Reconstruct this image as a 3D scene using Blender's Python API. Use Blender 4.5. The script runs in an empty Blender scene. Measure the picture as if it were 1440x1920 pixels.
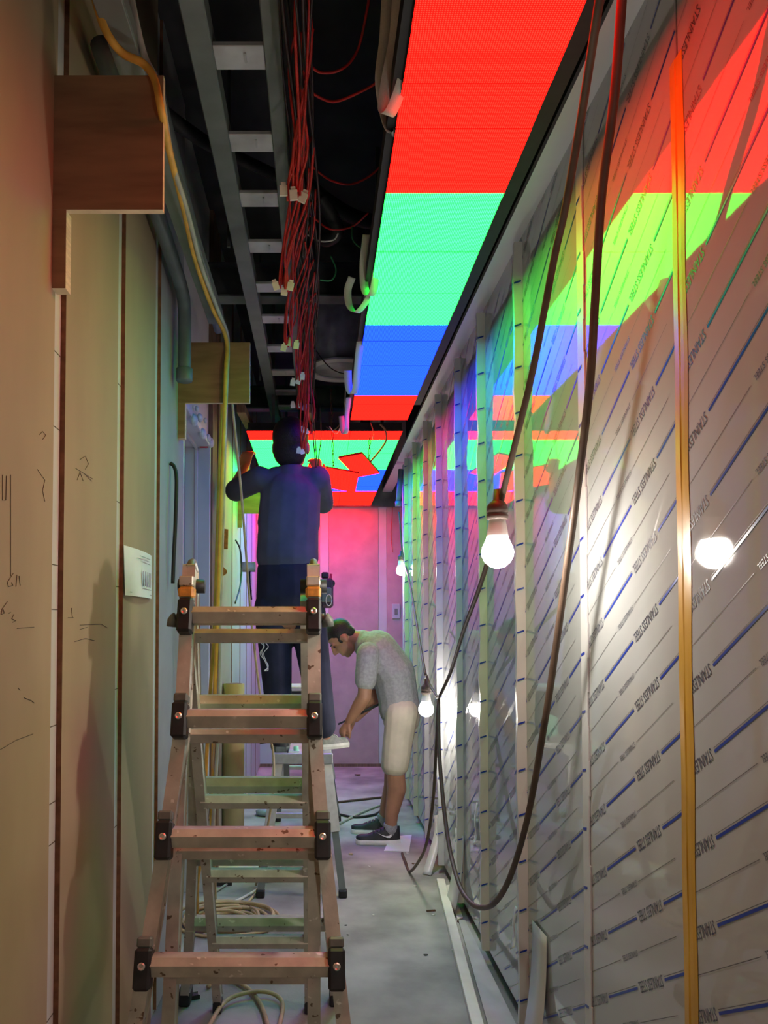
import bpy, bmesh, math, random
from mathutils import Vector, Matrix
random.seed(7)
R = math.radians
V = Vector
C = bpy.context.scene.collection
SC = bpy.context.scene

# ------------------------------------------------------------------ camera
CAMZ, F, PITCH = 1.38, 1500.0, R(2.0)
VPX, VPY = 597.0, 1177.0
PROW = VPY - F * math.tan(PITCH)
cd = bpy.data.cameras.new('camera'); cam = bpy.data.objects.new('camera', cd); C.objects.link(cam)
cam.location = (0, 0, CAMZ); cam.rotation_euler = (R(90) + PITCH, 0, 0)
cd.sensor_fit = 'VERTICAL'; cd.sensor_height = 36.0; cd.sensor_width = 27.0
cd.lens = F * 36.0 / 1920.0
cd.shift_x = (720 - VPX) / 1920.0; cd.shift_y = (PROW - 960) / 1920.0
cd.clip_start = 0.02; cd.clip_end = 60
SC.camera = cam

# ------------------------------------------------------------------ world, exposure
w = bpy.data.worlds.new('world'); SC.world = w; w.use_nodes = True
w.node_tree.nodes['Background'].inputs[0].default_value = (0.75, 0.85, 1.0, 1)
w.node_tree.nodes['Background'].inputs[1].default_value = 0.012
vs = SC.view_settings
vs.view_transform = 'Standard'; vs.look = 'None'; vs.exposure = 1.0; vs.gamma = 1.0; vs.use_curve_mapping = False
LED_GAIN = 1.0
BULB_GAIN = 98.0
SC.cycles.max_bounces = 7; SC.cycles.diffuse_bounces = 4; SC.cycles.glossy_bounces = 3; SC.cycles.sample_clamp_indirect = 6.0; SC.cycles.use_denoising = True

# measuring helpers: a direction from the viewpoint met with a world plane
def ray(px, py):
    x = (px - VPX) / F; z = (PROW - py) / F; c, s = math.cos(PITCH), math.sin(PITCH)
    return V((x, c - z * s, s + z * c))
def PY(px, py, y):
    d = ray(px, py); t = y / d.y; return V((d.x * t, y, CAMZ + d.z * t))
def PZ(px, py, z):
    d = ray(px, py); t = (z - CAMZ) / d.z; return V((d.x * t, d.y * t, z))
def PX(px, py, x):
    d = ray(px, py); t = x / d.x; return V((x, d.y * t, CAMZ + d.z * t))

# ------------------------------------------------------------------ materials
def mat(name, col, rough=0.6, metal=0.0, var=0.12, scale=6.0, bump=0.0, bscale=60.0, col2=None, spec=0.5, stretch=None, coat=0.0, ior=1.45):
    m = bpy.data.materials.new(name); m.use_nodes = True
    nt = m.node_tree; p = nt.nodes['Principled BSDF']
    p.inputs['Roughness'].default_value = rough; p.inputs['Metallic'].default_value = metal
    p.inputs['Specular IOR Level'].default_value = spec; p.inputs['IOR'].default_value = ior
    p.inputs['Coat Weight'].default_value = coat
    tc = nt.nodes.new('ShaderNodeNewGeometry'); src = tc.outputs['Position']
    if stretch:
        mp = nt.nodes.new('ShaderNodeMapping'); mp.inputs['Scale'].default_value = stretch
        nt.links.new(src, mp.inputs['Vector']); src = mp.outputs['Vector']
    n = nt.nodes.new('ShaderNodeTexNoise'); n.inputs['Scale'].default_value = scale; n.inputs['Detail'].default_value = 6
    nt.links.new(src, n.inputs['Vector'])
    r = nt.nodes.new('ShaderNodeValToRGB')
    c1 = [max(0, c * (1 - var)) for c in col]; c2 = list(col2) if col2 else [min(1, c * (1 + var)) for c in col]
    r.color_ramp.elements[0].position = 0.35; r.color_ramp.elements[1].position = 0.68
    r.color_ramp.elements[0].color = (*c1, 1); r.color_ramp.elements[1].color = (*c2, 1)
    nt.links.new(n.outputs['Fac'], r.inputs['Fac']); nt.links.new(r.outputs['Color'], p.inputs['Base Color'])
    if bump:
        b = nt.nodes.new('ShaderNodeBump'); b.inputs['Strength'].default_value = bump; b.inputs['Distance'].default_value = 0.004
        n2 = nt.nodes.new('ShaderNodeTexNoise'); n2.inputs['Scale'].default_value = bscale; n2.inputs['Detail'].default_value = 3
        nt.links.new(src, n2.inputs['Vector']); nt.links.new(n2.outputs['Fac'], b.inputs['Height'])
        nt.links.new(b.outputs['Normal'], p.inputs['Normal'])
    return m

def emit(name, col, s):
    m = bpy.data.materials.new(name); m.use_nodes = True; nt = m.node_tree
    nt.nodes.remove(nt.nodes['Principled BSDF'])
    e = nt.nodes.new('ShaderNodeEmission'); e.inputs[0].default_value = (*col, 1); e.inputs[1].default_value = s
    nt.links.new(e.outputs[0], nt.nodes['Material Output'].inputs[0]); return m

M = {}
M['concrete'] = mat('concrete', (0.34, 0.345, 0.33), 0.75, var=0.42, scale=2.4, bump=0.25, bscale=90, col2=(0.48, 0.48, 0.46))
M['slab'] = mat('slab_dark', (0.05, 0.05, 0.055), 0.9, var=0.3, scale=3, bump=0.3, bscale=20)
M['mdf'] = mat('tan_board', (0.37, 0.285, 0.175), 0.8, var=0.10, scale=3.0, stretch=(1, 1, .4), bump=0.05, bscale=300)
M['plaster'] = mat('grey_board', (0.36, 0.36, 0.37), 0.85, var=0.08, scale=5, bump=0.05, bscale=200)
M['mdf_edge'] = mat('board_edge', (0.20, 0.09, 0.045), 0.85, var=0.25, scale=40)
M['white_board'] = mat('white_backing', (0.58, 0.57, 0.55), 0.7, var=0.05, scale=5)
M['white_paint'] = mat('white_paint', (0.50, 0.52, 0.55), 0.45, var=0.05, scale=4)
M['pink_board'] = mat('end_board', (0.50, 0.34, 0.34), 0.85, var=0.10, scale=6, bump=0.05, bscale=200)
M['soffit'] = mat('soffit_sheet', (0.80, 0.81, 0.82), 0.42, metal=0.35, var=0.04, scale=4)
M['plywood'] = mat('plywood', (0.30, 0.17, 0.09), 0.7, var=0.22, scale=5, stretch=(1, 1, 6), bump=0.06, bscale=80)
M['plyedge'] = mat('ply_edge', (0.70, 0.58, 0.40), 0.7, var=0.15, scale=20, stretch=(1, 1, 8))
M['timber'] = mat('timber', (0.20, 0.12, 0.08), 0.8, var=0.3, scale=12, stretch=(6, 6, .6))
M['steel_dark'] = mat('dark_steel', (0.10, 0.11, 0.11), 0.55, metal=0.3, var=0.3, scale=8)
M['tray'] = mat('tray_grey', (0.20, 0.225, 0.22), 0.55, metal=0.2, var=0.12, scale=10)
M['zinc'] = mat('zinc_rung', (0.60, 0.60, 0.63), 0.45, metal=0.35, var=0.12, scale=14)
M['alu'] = mat('dirty_aluminium', (0.56, 0.53, 0.45), 0.45, metal=0.25, var=0.18, scale=16, bump=0.08, bscale=120)
def spots(m, col, scale, lo):
    nt = m.node_tree; p = nt.nodes['Principled BSDF']; L = nt.links
    old = p.inputs['Base Color'].links[0].from_socket
    g = nt.nodes.new('ShaderNodeNewGeometry'); n = nt.nodes.new('ShaderNodeTexNoise'); n.inputs['Scale'].default_value = scale; n.inputs['Detail'].default_value = 2
    L.new(g.outputs['Position'], n.inputs['Vector'])
    r = nt.nodes.new('ShaderNodeMapRange'); r.inputs['From Min'].default_value = lo; r.inputs['From Max'].default_value = lo + .03; L.new(n.outputs['Fac'], r.inputs['Value'])
    x = nt.nodes.new('ShaderNodeMix'); x.data_type = 'RGBA'; L.new(r.outputs[0], x.inputs['Factor']); L.new(old, x.inputs['A']); x.inputs['B'].default_value = (*col, 1)
    L.new(x.outputs['Result'], p.inputs['Base Color'])
spots(M['alu'], (0.17, 0.12, 0.08), 48.0, .68); spots(M['alu'], (0.80, 0.77, 0.70), 37.0, .69)
M['alu_clean'] = mat('clean_aluminium', (0.62, 0.63, 0.62), 0.38, metal=0.5, var=0.12, scale=20)
M['black_plastic'] = mat('black_plastic', (0.022, 0.023, 0.026), 0.5, var=0.3, scale=20)
M['grey_plastic'] = mat('grey_plastic', (0.16, 0.18, 0.16), 0.5, var=0.3, scale=20)
M['rivet'] = mat('rivet', (0.75, 0.72, 0.68), 0.3, metal=0.8, var=0.1, scale=40)
M['orange_plastic'] = mat('orange_lock', (0.72, 0.33, 0.05), 0.5, var=0.2, scale=60)
M['black_frame'] = mat('screen_frame', (0.012, 0.012, 0.014), 0.6, var=0.3, scale=20)
M['yellow_cable'] = mat('yellow_cable', (0.72, 0.42, 0.07), 0.55, var=0.2, scale=15)
M['tan_cable'] = mat('tan_cable', (0.55, 0.42, 0.24), 0.6, var=0.2, scale=15)
M['grey_cable'] = mat('grey_cable', (0.42, 0.42, 0.38), 0.6, var=0.15, scale=15)
M['white_cable'] = mat('white_cable', (0.75, 0.74, 0.70), 0.5, var=0.08, scale=15)
M['brown_cable'] = mat('brown_cable', (0.10, 0.062, 0.042), 0.5, var=0.25, scale=15)
M['black_cable'] = mat('black_cable', (0.02, 0.02, 0.022), 0.5, var=0.3, scale=15)
M['red_wire'] = mat('red_wire', (0.5, 0.014, 0.012), 0.45, var=0.25, scale=20)
M['dark_wire'] = mat('dark_wire', (0.03, 0.012, 0.012), 0.5, var=0.3, scale=20)
M['green_wire'] = mat('green_wire', (0.05, 0.30, 0.14), 0.5, var=0.2, scale=20)
M['connector'] = mat('connector', (0.85, 0.78, 0.66), 0.45, var=0.06, scale=40)
M['ribbon'] = mat('ribbon_cable', (0.62, 0.60, 0.58), 0.55, var=0.06, scale=300, stretch=(1, 1, 1))
M['duct'] = mat('duct_foil', (0.34, 0.37, 0.42), 0.55, metal=0.2, var=0.25, scale=12, bump=0.2, bscale=30)
M['hose'] = mat('hose_black', (0.03, 0.03, 0.032), 0.6, var=0.2, scale=12)
M['pipe'] = mat('pipe_dark', (0.14, 0.17, 0.19), 0.5, var=0.15, scale=12)
M['tape'] = mat('yellow_tape', (0.55, 0.31, 0.02), 0.35, var=0.18, scale=9, stretch=(1, 1, .5), bump=0.12, bscale=40)
M['ink'] = mat('print_ink', (0.05, 0.055, 0.085), 0.35, var=0.1, scale=50)
M['ink_thin'] = mat('print_grey', (0.09, 0.085, 0.085), 0.4, var=0.1, scale=50)
M['blue_ink'] = mat('print_blue', (0.012, 0.04, 0.36), 0.3, var=0.1, scale=50)
M['pencil'] = mat('pencil', (0.10, 0.075, 0.05), 0.8, var=0.1, scale=50)
M['film_edge'] = mat('film_edge', (0.56, 0.56, 0.56), 0.35, var=0.05, scale=8, bump=0.25, bscale=22)
M['paper'] = mat('paper', (0.80, 0.82, 0.82), 0.7, var=0.03, scale=8)
M['white_plank'] = mat('white_batten', (0.74, 0.73, 0.68), 0.5, var=0.08, scale=8)
M['grey_plank'] = mat('grey_plank', (0.46, 0.46, 0.47), 0.55, var=0.10, scale=8)
M['skin'] = mat('skin', (0.40, 0.20, 0.12), 0.5, var=0.10, scale=14, bump=0.08, bscale=120)
M['hair'] = mat('hair', (0.012, 0.010, 0.009), 0.55, var=0.3, scale=60, bump=0.6, bscale=160)
M['shirt_dark'] = mat('slate_shirt', (0.085, 0.09, 0.125), 0.85, var=0.15, scale=9, bump=0.35, bscale=11)
M['trousers'] = mat('navy_trousers', (0.018, 0.02, 0.042), 0.85, var=0.25, scale=10, bump=0.3, bscale=14)
M['shirt_grey'] = mat('heather_shirt', (0.33, 0.335, 0.34), 0.9, var=0.14, scale=60, bump=0.35, bscale=13)
M['shorts'] = mat('beige_shorts', (0.60, 0.54, 0.42), 0.85, var=0.10, scale=10, bump=0.35, bscale=16)
M['shoe_black'] = mat('shoe_black', (0.018, 0.018, 0.02), 0.6, var=0.3, scale=40, bump=0.2, bscale=200)
M['shoe_grey'] = mat('shoe_grey', (0.17, 0.18, 0.165), 0.75, var=0.2, scale=40, bump=0.2, bscale=150)
M['sole'] = mat('white_sole', (0.78, 0.77, 0.76), 0.5, var=0.06, scale=20)
M['red_handle'] = mat('red_handle', (0.55, 0.03, 0.04), 0.4, var=0.1, scale=30)
M['blue_handle'] = mat('blue_handle', (0.05, 0.06, 0.35), 0.4, var=0.1, scale=30)
M['pouch'] = mat('pouch', (0.07, 0.04, 0.06), 0.7, var=0.3, scale=30)
M['mint'] = mat('mint_box', (0.35, 0.80, 0.55), 0.5, var=0.05, scale=10)
M['cardboard'] = mat('cardboard', (0.42, 0.36, 0.22), 0.85, var=0.12, scale=6)
M['foam'] = mat('filler_foam', (0.55, 0.60, 0.60), 0.8, var=0.15, scale=30, bump=0.5, bscale=60)
M['socket'] = mat('lamp_socket', (0.10, 0.07, 0.06), 0.5, var=0.2, scale=20)
M['bulb_neck'] = mat('bulb_neck', (0.80, 0.78, 0.76), 0.4, var=0.03, scale=20)
M['bulb'] = emit('bulb_glow', (1.0, 0.93, 0.82), BULB_GAIN)
M['sock'] = mat('sock', (0.30, 0.30, 0.31), 0.9, var=0.3, scale=200)
M['chip'] = mat('debris_chip', (0.66, 0.68, 0.65), 0.8, var=0.15, scale=30)
M['wood_handle'] = mat('wood_handle', (0.62, 0.30, 0.08), 0.6, var=0.2, scale=30)

def film_mat():
    m = mat('protective_film', (0.44, 0.45, 0.455), 0.07, var=0.04, scale=2.5, spec=0.5, ior=1.62, bump=0.008, bscale=26)
    nt = m.node_tree; p = nt.nodes['Principled BSDF']
    # scuffed gloss: the film is slightly rougher in patches
    n = nt.nodes.new('ShaderNodeTexNoise'); n.inputs['Scale'].default_value = 3.0; n.inputs['Detail'].default_value = 5
    r = nt.nodes.new('ShaderNodeMapRange'); r.inputs['From Min'].default_value = .3; r.inputs['From Max'].default_value = .75
    r.inputs['To Min'].default_value = .02; r.inputs['To Max'].default_value = .05
    nt.links.new(n.outputs['Fac'], r.inputs['Value']); nt.links.new(r.outputs[0], p.inputs['Roughness'])
    return m
M['film'] = film_mat()

BAND0, BAND = 2.20, 0.985       # where the test bars change along the corridor
def led_mat(name, fixed=None):
    m = bpy.data.materials.new(name); m.use_nodes = True; nt = m.node_tree; L = nt.links
    nt.nodes.remove(nt.nodes['Principled BSDF'])
    N = lambda t: nt.nodes.new(t)
    def mth(op, a, b=None):
        n = N('ShaderNodeMath'); n.operation = op
        for i, x in enumerate((a, b)):
            if x is None: continue
            if isinstance(x, (int, float)): n.inputs[i].default_value = x
            else: L.new(x, n.inputs[i])
        return n.outputs[0]
    g = N('ShaderNodeNewGeometry'); sx = N('ShaderNodeSeparateXYZ'); L.new(g.outputs['Position'], sx.inputs[0])
    t = N('ShaderNodeTexCoord'); so = N('ShaderNodeSeparateXYZ'); L.new(t.outputs['Object'], so.inputs[0])
    cols = [(5.0, 0.018, 0.010), (0.06, 5.2, 0.25), (0.018, 0.095, 6.6)]
    e = N('ShaderNodeEmission')
    if fixed is None:
        q = mth('FRACT', mth('DIVIDE', mth('ADD', mth('DIVIDE', mth('SUBTRACT', sx.outputs['Y'], BAND0), BAND), 4.0), 3.0))
        r = N('ShaderNodeValToRGB'); cr = r.color_ramp; cr.interpolation = 'CONSTANT'
        mx = 6.6
        for i in range(3):
            el = cr.elements[i] if i < 2 else cr.elements.new(2 / 3)
            el.position = (i % 3) / 3.0; el.color = (*[c / mx for c in cols[i]], 1)
        L.new(q, r.inputs['Fac']); L.new(r.outputs['Color'], e.inputs['Color']); gain = mx
    else:
        e.inputs['Color'].default_value = (*cols[fixed], 1); gain = 1.0
    p = 0.334 / 64
    def dot(o):
        return mth('ADD', mth('MULTIPLY', mth('COSINE', mth('MULTIPLY', o, 2 * math.pi / p)), 0.5), 0.5)
    d = mth('MULTIPLY', dot(so.outputs['X']), dot(so.outputs['Y']))
    s = mth('ADD', mth('MULTIPLY', d, 2.4), 0.40)
    L.new(mth('MULTIPLY', s, gain * LED_GAIN), e.inputs['Strength'])
    L.new(e.outputs[0], nt.nodes['Material Output'].inputs[0])
    return m
M['led'] = led_mat('led_test_bars'); M['led_red'] = led_mat('led_red', 0)

# ------------------------------------------------------------------ mesh building
class MB:
    def __init__(s): s.v = []; s.f = []; s.mi = []
    def add(s, vs, fs, mi=0):
        o = len(s.v); s.v += [tuple(v) for v in vs]; s.f += [tuple(i + o for i in f) for f in fs]; s.mi += [mi] * len(fs); return s
    def quad(s, a, b, c, d, mi=0): return s.add([a, b, c, d], [(0, 1, 2, 3)], mi)
    def obox(s, o, u, v, w, mi=0):      # corner + three edge vectors
        o, u, v, w = V(o), V(u), V(v), V(w)
        p = [o, o + u, o + u + v, o + v, o + w, o + u + w, o + u + v + w, o + v + w]
        f = [(0, 3, 2, 1), (4, 5, 6, 7), (0, 1, 5, 4), (1, 2, 6, 5), (2, 3, 7, 6), (3, 0, 4, 7)]
        if u.cross(v).dot(w) < 0: f = [t[::-1] for t in f]
        return s.add(p, f, mi)
    def box(s, x0, x1, y0, y1, z0, z1, mi=0):
        return s.obox((x0, y0, z0), (x1 - x0, 0, 0), (0, y1 - y0, 0), (0, 0, z1 - z0), mi)
    def cbox(s, x0, x1, y0, y1, z0, z1, b=0.004, mi=0):    # chamfered
        bm = bmesh.new(); bmesh.ops.create_cube(bm, size=1)
        for q in bm.verts: q.co = V((x0 + (q.co.x + .5) * (x1 - x0), y0 + (q.co.y + .5) * (y1 - y0), z0 + (q.co.z + .5) * (z1 - z0)))
        bmesh.ops.bevel(bm, geom=bm.edges[:], offset=b, segments=1, affect='EDGES')
        return s.bm(bm, mi)
    def bm(s, bm, mi=0):
        bm.verts.index_update(); s.add([q.co.copy() for q in bm.verts], [[q.index for q in f.verts] for f in bm.faces], mi); bm.free(); return s
    def beam(s, p, q, wd, ht, side=(1, 0, 0), b=0.004, mi=0):  # bar p->q, wd along side, ht across
        p, q = V(p), V(q); d = (q - p); ln = d.length; d.normalize()
        x = V(side); x = (x - d * x.dot(d)).normalized(); y = d.cross(x)
        bm = bmesh.new(); bmesh.ops.create_cube(bm, size=1)
        for t in bm.verts: t.co = p + x * t.co.x * wd + y * t.co.y * ht + d * (t.co.z + .5) * ln
        if b: bmesh.ops.bevel(bm, geom=bm.edges[:], offset=b, segments=1, affect='EDGES')
        return s.bm(bm, mi)
    def tube(s, pts, r, n=8, mi=0, cap=True, rf=None):
        pts = [V(p) for p in pts]; m = len(pts)
        tang = [(pts[min(i + 1, m - 1)] - pts[max(i - 1, 0)]).normalized() for i in range(m)]
        a = V((0, 0, 1)) if abs(tang[0].z) < .9 else V((1, 0, 0))
        nx = tang[0].cross(a).normalized(); vs = []
        for i in range(m):
            nx = (nx - tang[i] * nx.dot(tang[i])).normalized(); ny = tang[i].cross(nx)
            rr = (r if rf is None else rf(i / (m - 1)))
            for k in range(n):
                t = 2 * math.pi * k / n; vs.append(pts[i] + (nx * math.cos(t) + ny * math.sin(t)) * rr)
        fs = [(i * n + k, i * n + (k + 1) % n, (i + 1) * n + (k + 1) % n, (i + 1) * n + k) for i in range(m - 1) for k in range(n)]
        if cap: fs += [tuple(range(n - 1, -1, -1)), tuple(range((m - 1) * n, m * n))]
        return s.add(vs, fs, mi)
    def lathe(s, prof, c=(0, 0, 0), axis=(0, 0, 1), n=20, mi=0):   # prof: (radius, height)
        c = V(c); ax = V(axis).normalized(); a = V((0, 1, 0)) if abs(ax.y) < .9 else V((1, 0, 0))
        x = ax.cross(a).normalized(); y = ax.cross(x); vs = []
        for r, h in prof:
            for k in range(n):
                t = 2 * math.pi * k / n; vs.append(c + ax * h + (x * math.cos(t) + y * math.sin(t)) * r)
        m = len(prof)
        fs = [(i * n + k, i * n + (k + 1) % n, (i + 1) * n + (k + 1) % n, (i + 1) * n + k) for i in range(m - 1) for k in range(n)]
        fs += [tuple(range(n - 1, -1, -1)), tuple(range((m - 1) * n, m * n))]
        return s.add(vs, fs, mi)
    def ribbon(s, pts, wd, side, th=0.0012, mi=0):
        pts = [V(p) for p in pts]; m = len(pts); vs = []
        sides = side if isinstance(side, list) else [side] * m
        for i in range(m):
            t = (pts[min(i + 1, m - 1)] - pts[max(i - 1, 0)]).normalized()
            x = V(sides[i]); x = (x - t * x.dot(t)).normalized(); y = t.cross(x)
            for a, b in ((-.5, -.5), (.5, -.5), (.5, .5), (-.5, .5)): vs.append(pts[i] + x * a * wd + y * b * th)
        fs = [(i * 4 + k, i * 4 + (k + 1) % 4, (i + 1) * 4 + (k + 1) % 4, (i + 1) * 4 + k) for i in range(m - 1) for k in range(4)]
        fs += [(3, 2, 1, 0), tuple(range((m - 1) * 4, m * 4))]
        return s.add(vs, fs, mi)
    def sphere(s, c, r, sc=(1, 1, 1), rot=None, sub=2, mi=0):
        bm = bmesh.new(); bmesh.ops.create_icosphere(bm, subdivisions=sub, radius=r)
        for q in bm.verts:
            p = V((q.co.x * sc[0], q.co.y * sc[1], q.co.z * sc[2]))
            if rot: p = rot @ p
            q.co = V(c) + p
        return s.bm(bm, mi)
    def cap(s, p, r0, q, r1, n=14, flat=None):     # tapered capsule; flat=(axis, factor) squashes the cross-section
        p, q = V(p), V(q); d = (q - p).normalized(); L = (q - p).length
        prof = []
        for i in range(5): t = -math.pi / 2 + i * math.pi / 8; prof.append((max(r0 * math.cos(t), 1e-4), r0 * math.sin(t)))
        for i in range(5): t = i * math.pi / 8; prof.append((max(r1 * math.cos(t), 1e-4), L + r1 * math.sin(t)))
        o = len(s.v); s.lathe(prof, p, d, n)
        if flat:
            ax = V(flat[0]); ax = (ax - d * ax.dot(d)).normalized(); k = flat[1]
            for i in range(o, len(s.v)):
                x = V(s.v[i]) - p; c = x.dot(ax); s.v[i] = tuple(p + x + ax * c * (k - 1))
        return s
    def build(s, name, m, parent=None, smooth=False, keep=False):
        me = bpy.data.meshes.new(name)
        c = V((0, 0, 0))
        if not keep:
            xs = [v[0] for v in s.v]; ys = [v[1] for v in s.v]; zs = [v[2] for v in s.v]
            c = V(((min(xs) + max(xs)) / 2, (min(ys) + max(ys)) / 2, min(zs)))
        me.from_pydata([tuple(V(v) - c) for v in s.v], [], s.f)
        for x in (m if isinstance(m, (list, tuple)) else [m]): me.materials.append(M[x])
        if isinstance(m, (list, tuple)): me.polygons.foreach_set('material_index', s.mi)
        if smooth: me.polygons.foreach_set('use_smooth', [True] * len(me.polygons))
        me.update()
        return place(name, me, c, parent)

WL = {}
def place(name, me, loc, parent=None):
    o = bpy.data.objects.new(name, me); C.objects.link(o)
    loc = V(loc); WL[o] = loc.copy()
    if parent is not None: o.parent = parent; o.location = loc - WL[parent]
    else: o.location = loc
    return o
def thing(name, label, cat, loc, group=None):
    o = bpy.data.objects.new(name, None); C.objects.link(o); o.empty_display_size = .05
    o.location = loc; WL[o] = V(loc); return tag(o, label, cat, group)
def tag(o, label, cat, group=None):
    o['label'] = label; o['category'] = cat
    if group: o['group'] = group
    return o
def struct(o, label=None, cat=None):
    o['kind'] = 'structure'
    if label: o['label'] = label
    if cat: o['category'] = cat
    return o
def spline(pts, n=8):
    pts = [V(p) for p in pts]; out = []
    P = [pts[0] * 2 - pts[1]] + pts + [pts[-1] * 2 - pts[-2]]
    for i in range(1, len(P) - 2):
        for k in range(n):
            t = k / n; a, b, c, d = P[i - 1], P[i], P[i + 1], P[i + 2]
            out.append(.5 * ((2 * b) + (c - a) * t + (2 * a - 5 * b + 4 * c - d) * t * t + (3 * b - a - 3 * c + d) * t ** 3))
    out.append(pts[-1]); return out
def cable(name, pts, r, m, label=None, cat='cable', group=None, parent=None, n=8, sm=8):
    o = MB().tube(spline(pts, n), r, sm).build(name, m, parent, True)
    if label: tag(o, label, cat, group)
    return o
def remesh(name, mb, m, voxel=0.007, parent=None, it=3, fac=.5):
    me = bpy.data.meshes.new('tmp'); me.from_pydata(mb.v, [], mb.f); me.update()
    bm = bmesh.new(); bm.from_mesh(me); bmesh.ops.recalc_face_normals(bm, faces=bm.faces[:]); bm.to_mesh(me); bm.free()
    t = bpy.data.objects.new('tmp', me); C.objects.link(t)
    a = t.modifiers.new('r', 'REMESH'); a.mode = 'VOXEL'; a.voxel_size = voxel
    b = t.modifiers.new('s', 'SMOOTH'); b.iterations = it; b.factor = fac
    dg = bpy.context.evaluated_depsgraph_get(); dg.update()
    ev = t.evaluated_get(dg); out = bpy.data.meshes.new_from_object(ev)
    bpy.data.objects.remove(t); bpy.data.meshes.remove(me)
    vs = [v.co for v in out.vertices]
    c = V(((min(v.x for v in vs) + max(v.x for v in vs)) / 2, (min(v.y for v in vs) + max(v.y for v in vs)) / 2, min(v.z for v in vs)))
    out.transform(Matrix.Translation(-c)); out.name = name
    out.materials.clear(); out.materials.append(M[m])
    out.polygons.foreach_set('use_smooth', [True] * len(out.polygons))
    return place(name, out, c, parent)

# ================================================================== the room
XL, XR = -0.58, 0.704
YE = 8.0
ZS = 2.734           # underside of the soffit over the steel wall
ZLED = 2.60
CEIL = 3.65
struct(MB().box(-1.2, 2.2, -2.5, 8.4, -.06, 0).build('floor', 'concrete'), 'dusty bare grey concrete floor of the corridor', 'floor')
struct(MB().box(-1.2, 2.2, -2.5, 8.4, CEIL, CEIL + .1).build('ceiling', 'slab'), 'dark bare concrete slab high above the corridor', 'ceiling')

# left wall: white backing board with tan boards fixed on it, open joints between them
DOOR0, DOOR1, DOORZ = 3.40, 4.24, 2.36
wl = MB()
wl.box(XL - .12, XL - .012, -2.5, DOOR0, 0, CEIL); wl.box(XL - .12, XL - .012, DOOR1, YE + .1, 0, CEIL); wl.box(XL - .12, XL - .012, DOOR0, DOOR1, DOORZ, CEIL)
wl = struct(wl.build('wall_left', 'white_board'), 'left corridor wall of tan boards with open white joints', 'wall')
def board(y0, y1, z0, z1, m, name='board'):
    b = MB(); x0, x1 = XL - .012, XL
    b.box(x0, x1, y0, y1, z0, z1)
    o = b.build(name, [m, 'mdf_edge'], wl)
    for p in o.data.polygons:
        if p.normal.x < .5: p.material_index = 1
    return o
for y0, y1, m in ((-2.5, -.62, 'mdf'), (-.56, .02, 'mdf'), (.07, .60, 'mdf'), (.65, 1.19, 'mdf'), (1.235, 1.738, 'mdf'), (1.816, 2.289, 'mdf'), (2.372, 2.816, 'mdf'), (2.911, DOOR0, 'plaster')):
    board(y0, y1, 0.015, CEIL, m)
for y0, y1, m in ((4.62, 5.34, 'plaster'), (5.39, 5.9, 'white_paint'), (5.95, 6.42, 'white_paint'), (6.47, 6.92, 'white_paint'), (6.97, 7.40, 'white_paint'), (7.45, YE, 'white_paint')):
    board(y0, y1, 0.015, CEIL, m)
MB().box(XL - .012, XL + .012, 4.27, 4.36, 0, CEIL).build('stud', 'timber', wl)
MB().box(XL - .012, XL + .006, 4.40, 4.50, 0, CEIL).build('stud', 'timber', wl)
MB().box(XL - .012, XL + .012, 4.53, 4.60, 0, CEIL).build('stud', 'timber', wl)
# pencil notes and joint marks on the boards
def marks(lines, r=.0007):
    b = MB()
    for pts in lines: b.tube([PX(px, py, XL + .0008) for px, py in pts], r, 4)
    return b
marks([[(25, 1075), (14, 1092), (16, 1100), (24, 1098), (22, 1092)], [(32, 1078), (30, 1100)], [(36, 1080), (38, 1098)]]).build('pencil_note', 'pencil', wl)
marks([[(14, 1128), (4, 1142), (2, 1152), (8, 1150), (6, 1143)], [(17, 1150), (20, 1148)], [(26, 1152), (22, 1160), (30, 1164), (24, 1167)]]).build('pencil_note', 'pencil', wl)
marks([[(150, 862), (160, 855), (166, 870), (160, 880)], [(142, 878), (174, 898)], [(145, 900), (150, 885), (156, 902)], [(160, 890), (172, 902)]]).build('pencil_note', 'pencil', wl)
marks([[(134, 1140), (136, 1158)], [(128, 1158), (138, 1158)], [(150, 1172), (190, 1170), (201, 1177)], [(140, 1203), (160, 1197), (177, 1201)], [(150, 1180), (164, 1176)]]).build('pencil_note', 'pencil', wl)
marks([[(5, 890), (5, 938), (11, 938), (12, 892)], [(20, 890), (20, 1080)], [(74, 815), (80, 809), (86, 816), (80, 824)], [(70, 880), (84, 900), (80, 920), (84, 940)]]).build('pencil_note', 'pencil', wl)
marks([[(0, 1406), (30, 1388), (62, 1376)], [(32, 1178), (64, 1176)], [(34, 1290), (38, 1294)], [(45, 1308), (60, 1314), (64, 1318)]]).build('pencil_note', 'pencil', wl)
bb = MB()
for gy, zs in ((1.79, (2.3, 2.0, 1.83, 1.52, 1.42, 1.16, .99, .9, .52)), (2.345, (2.1, 1.75, 1.5, 1.2, .8))):
    for z in zs: bb.box(XL - .0125, XL - .0112, gy - .03, gy + .03, z, z + .002)
bb.build('joint_marks', 'pencil', wl)

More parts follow.
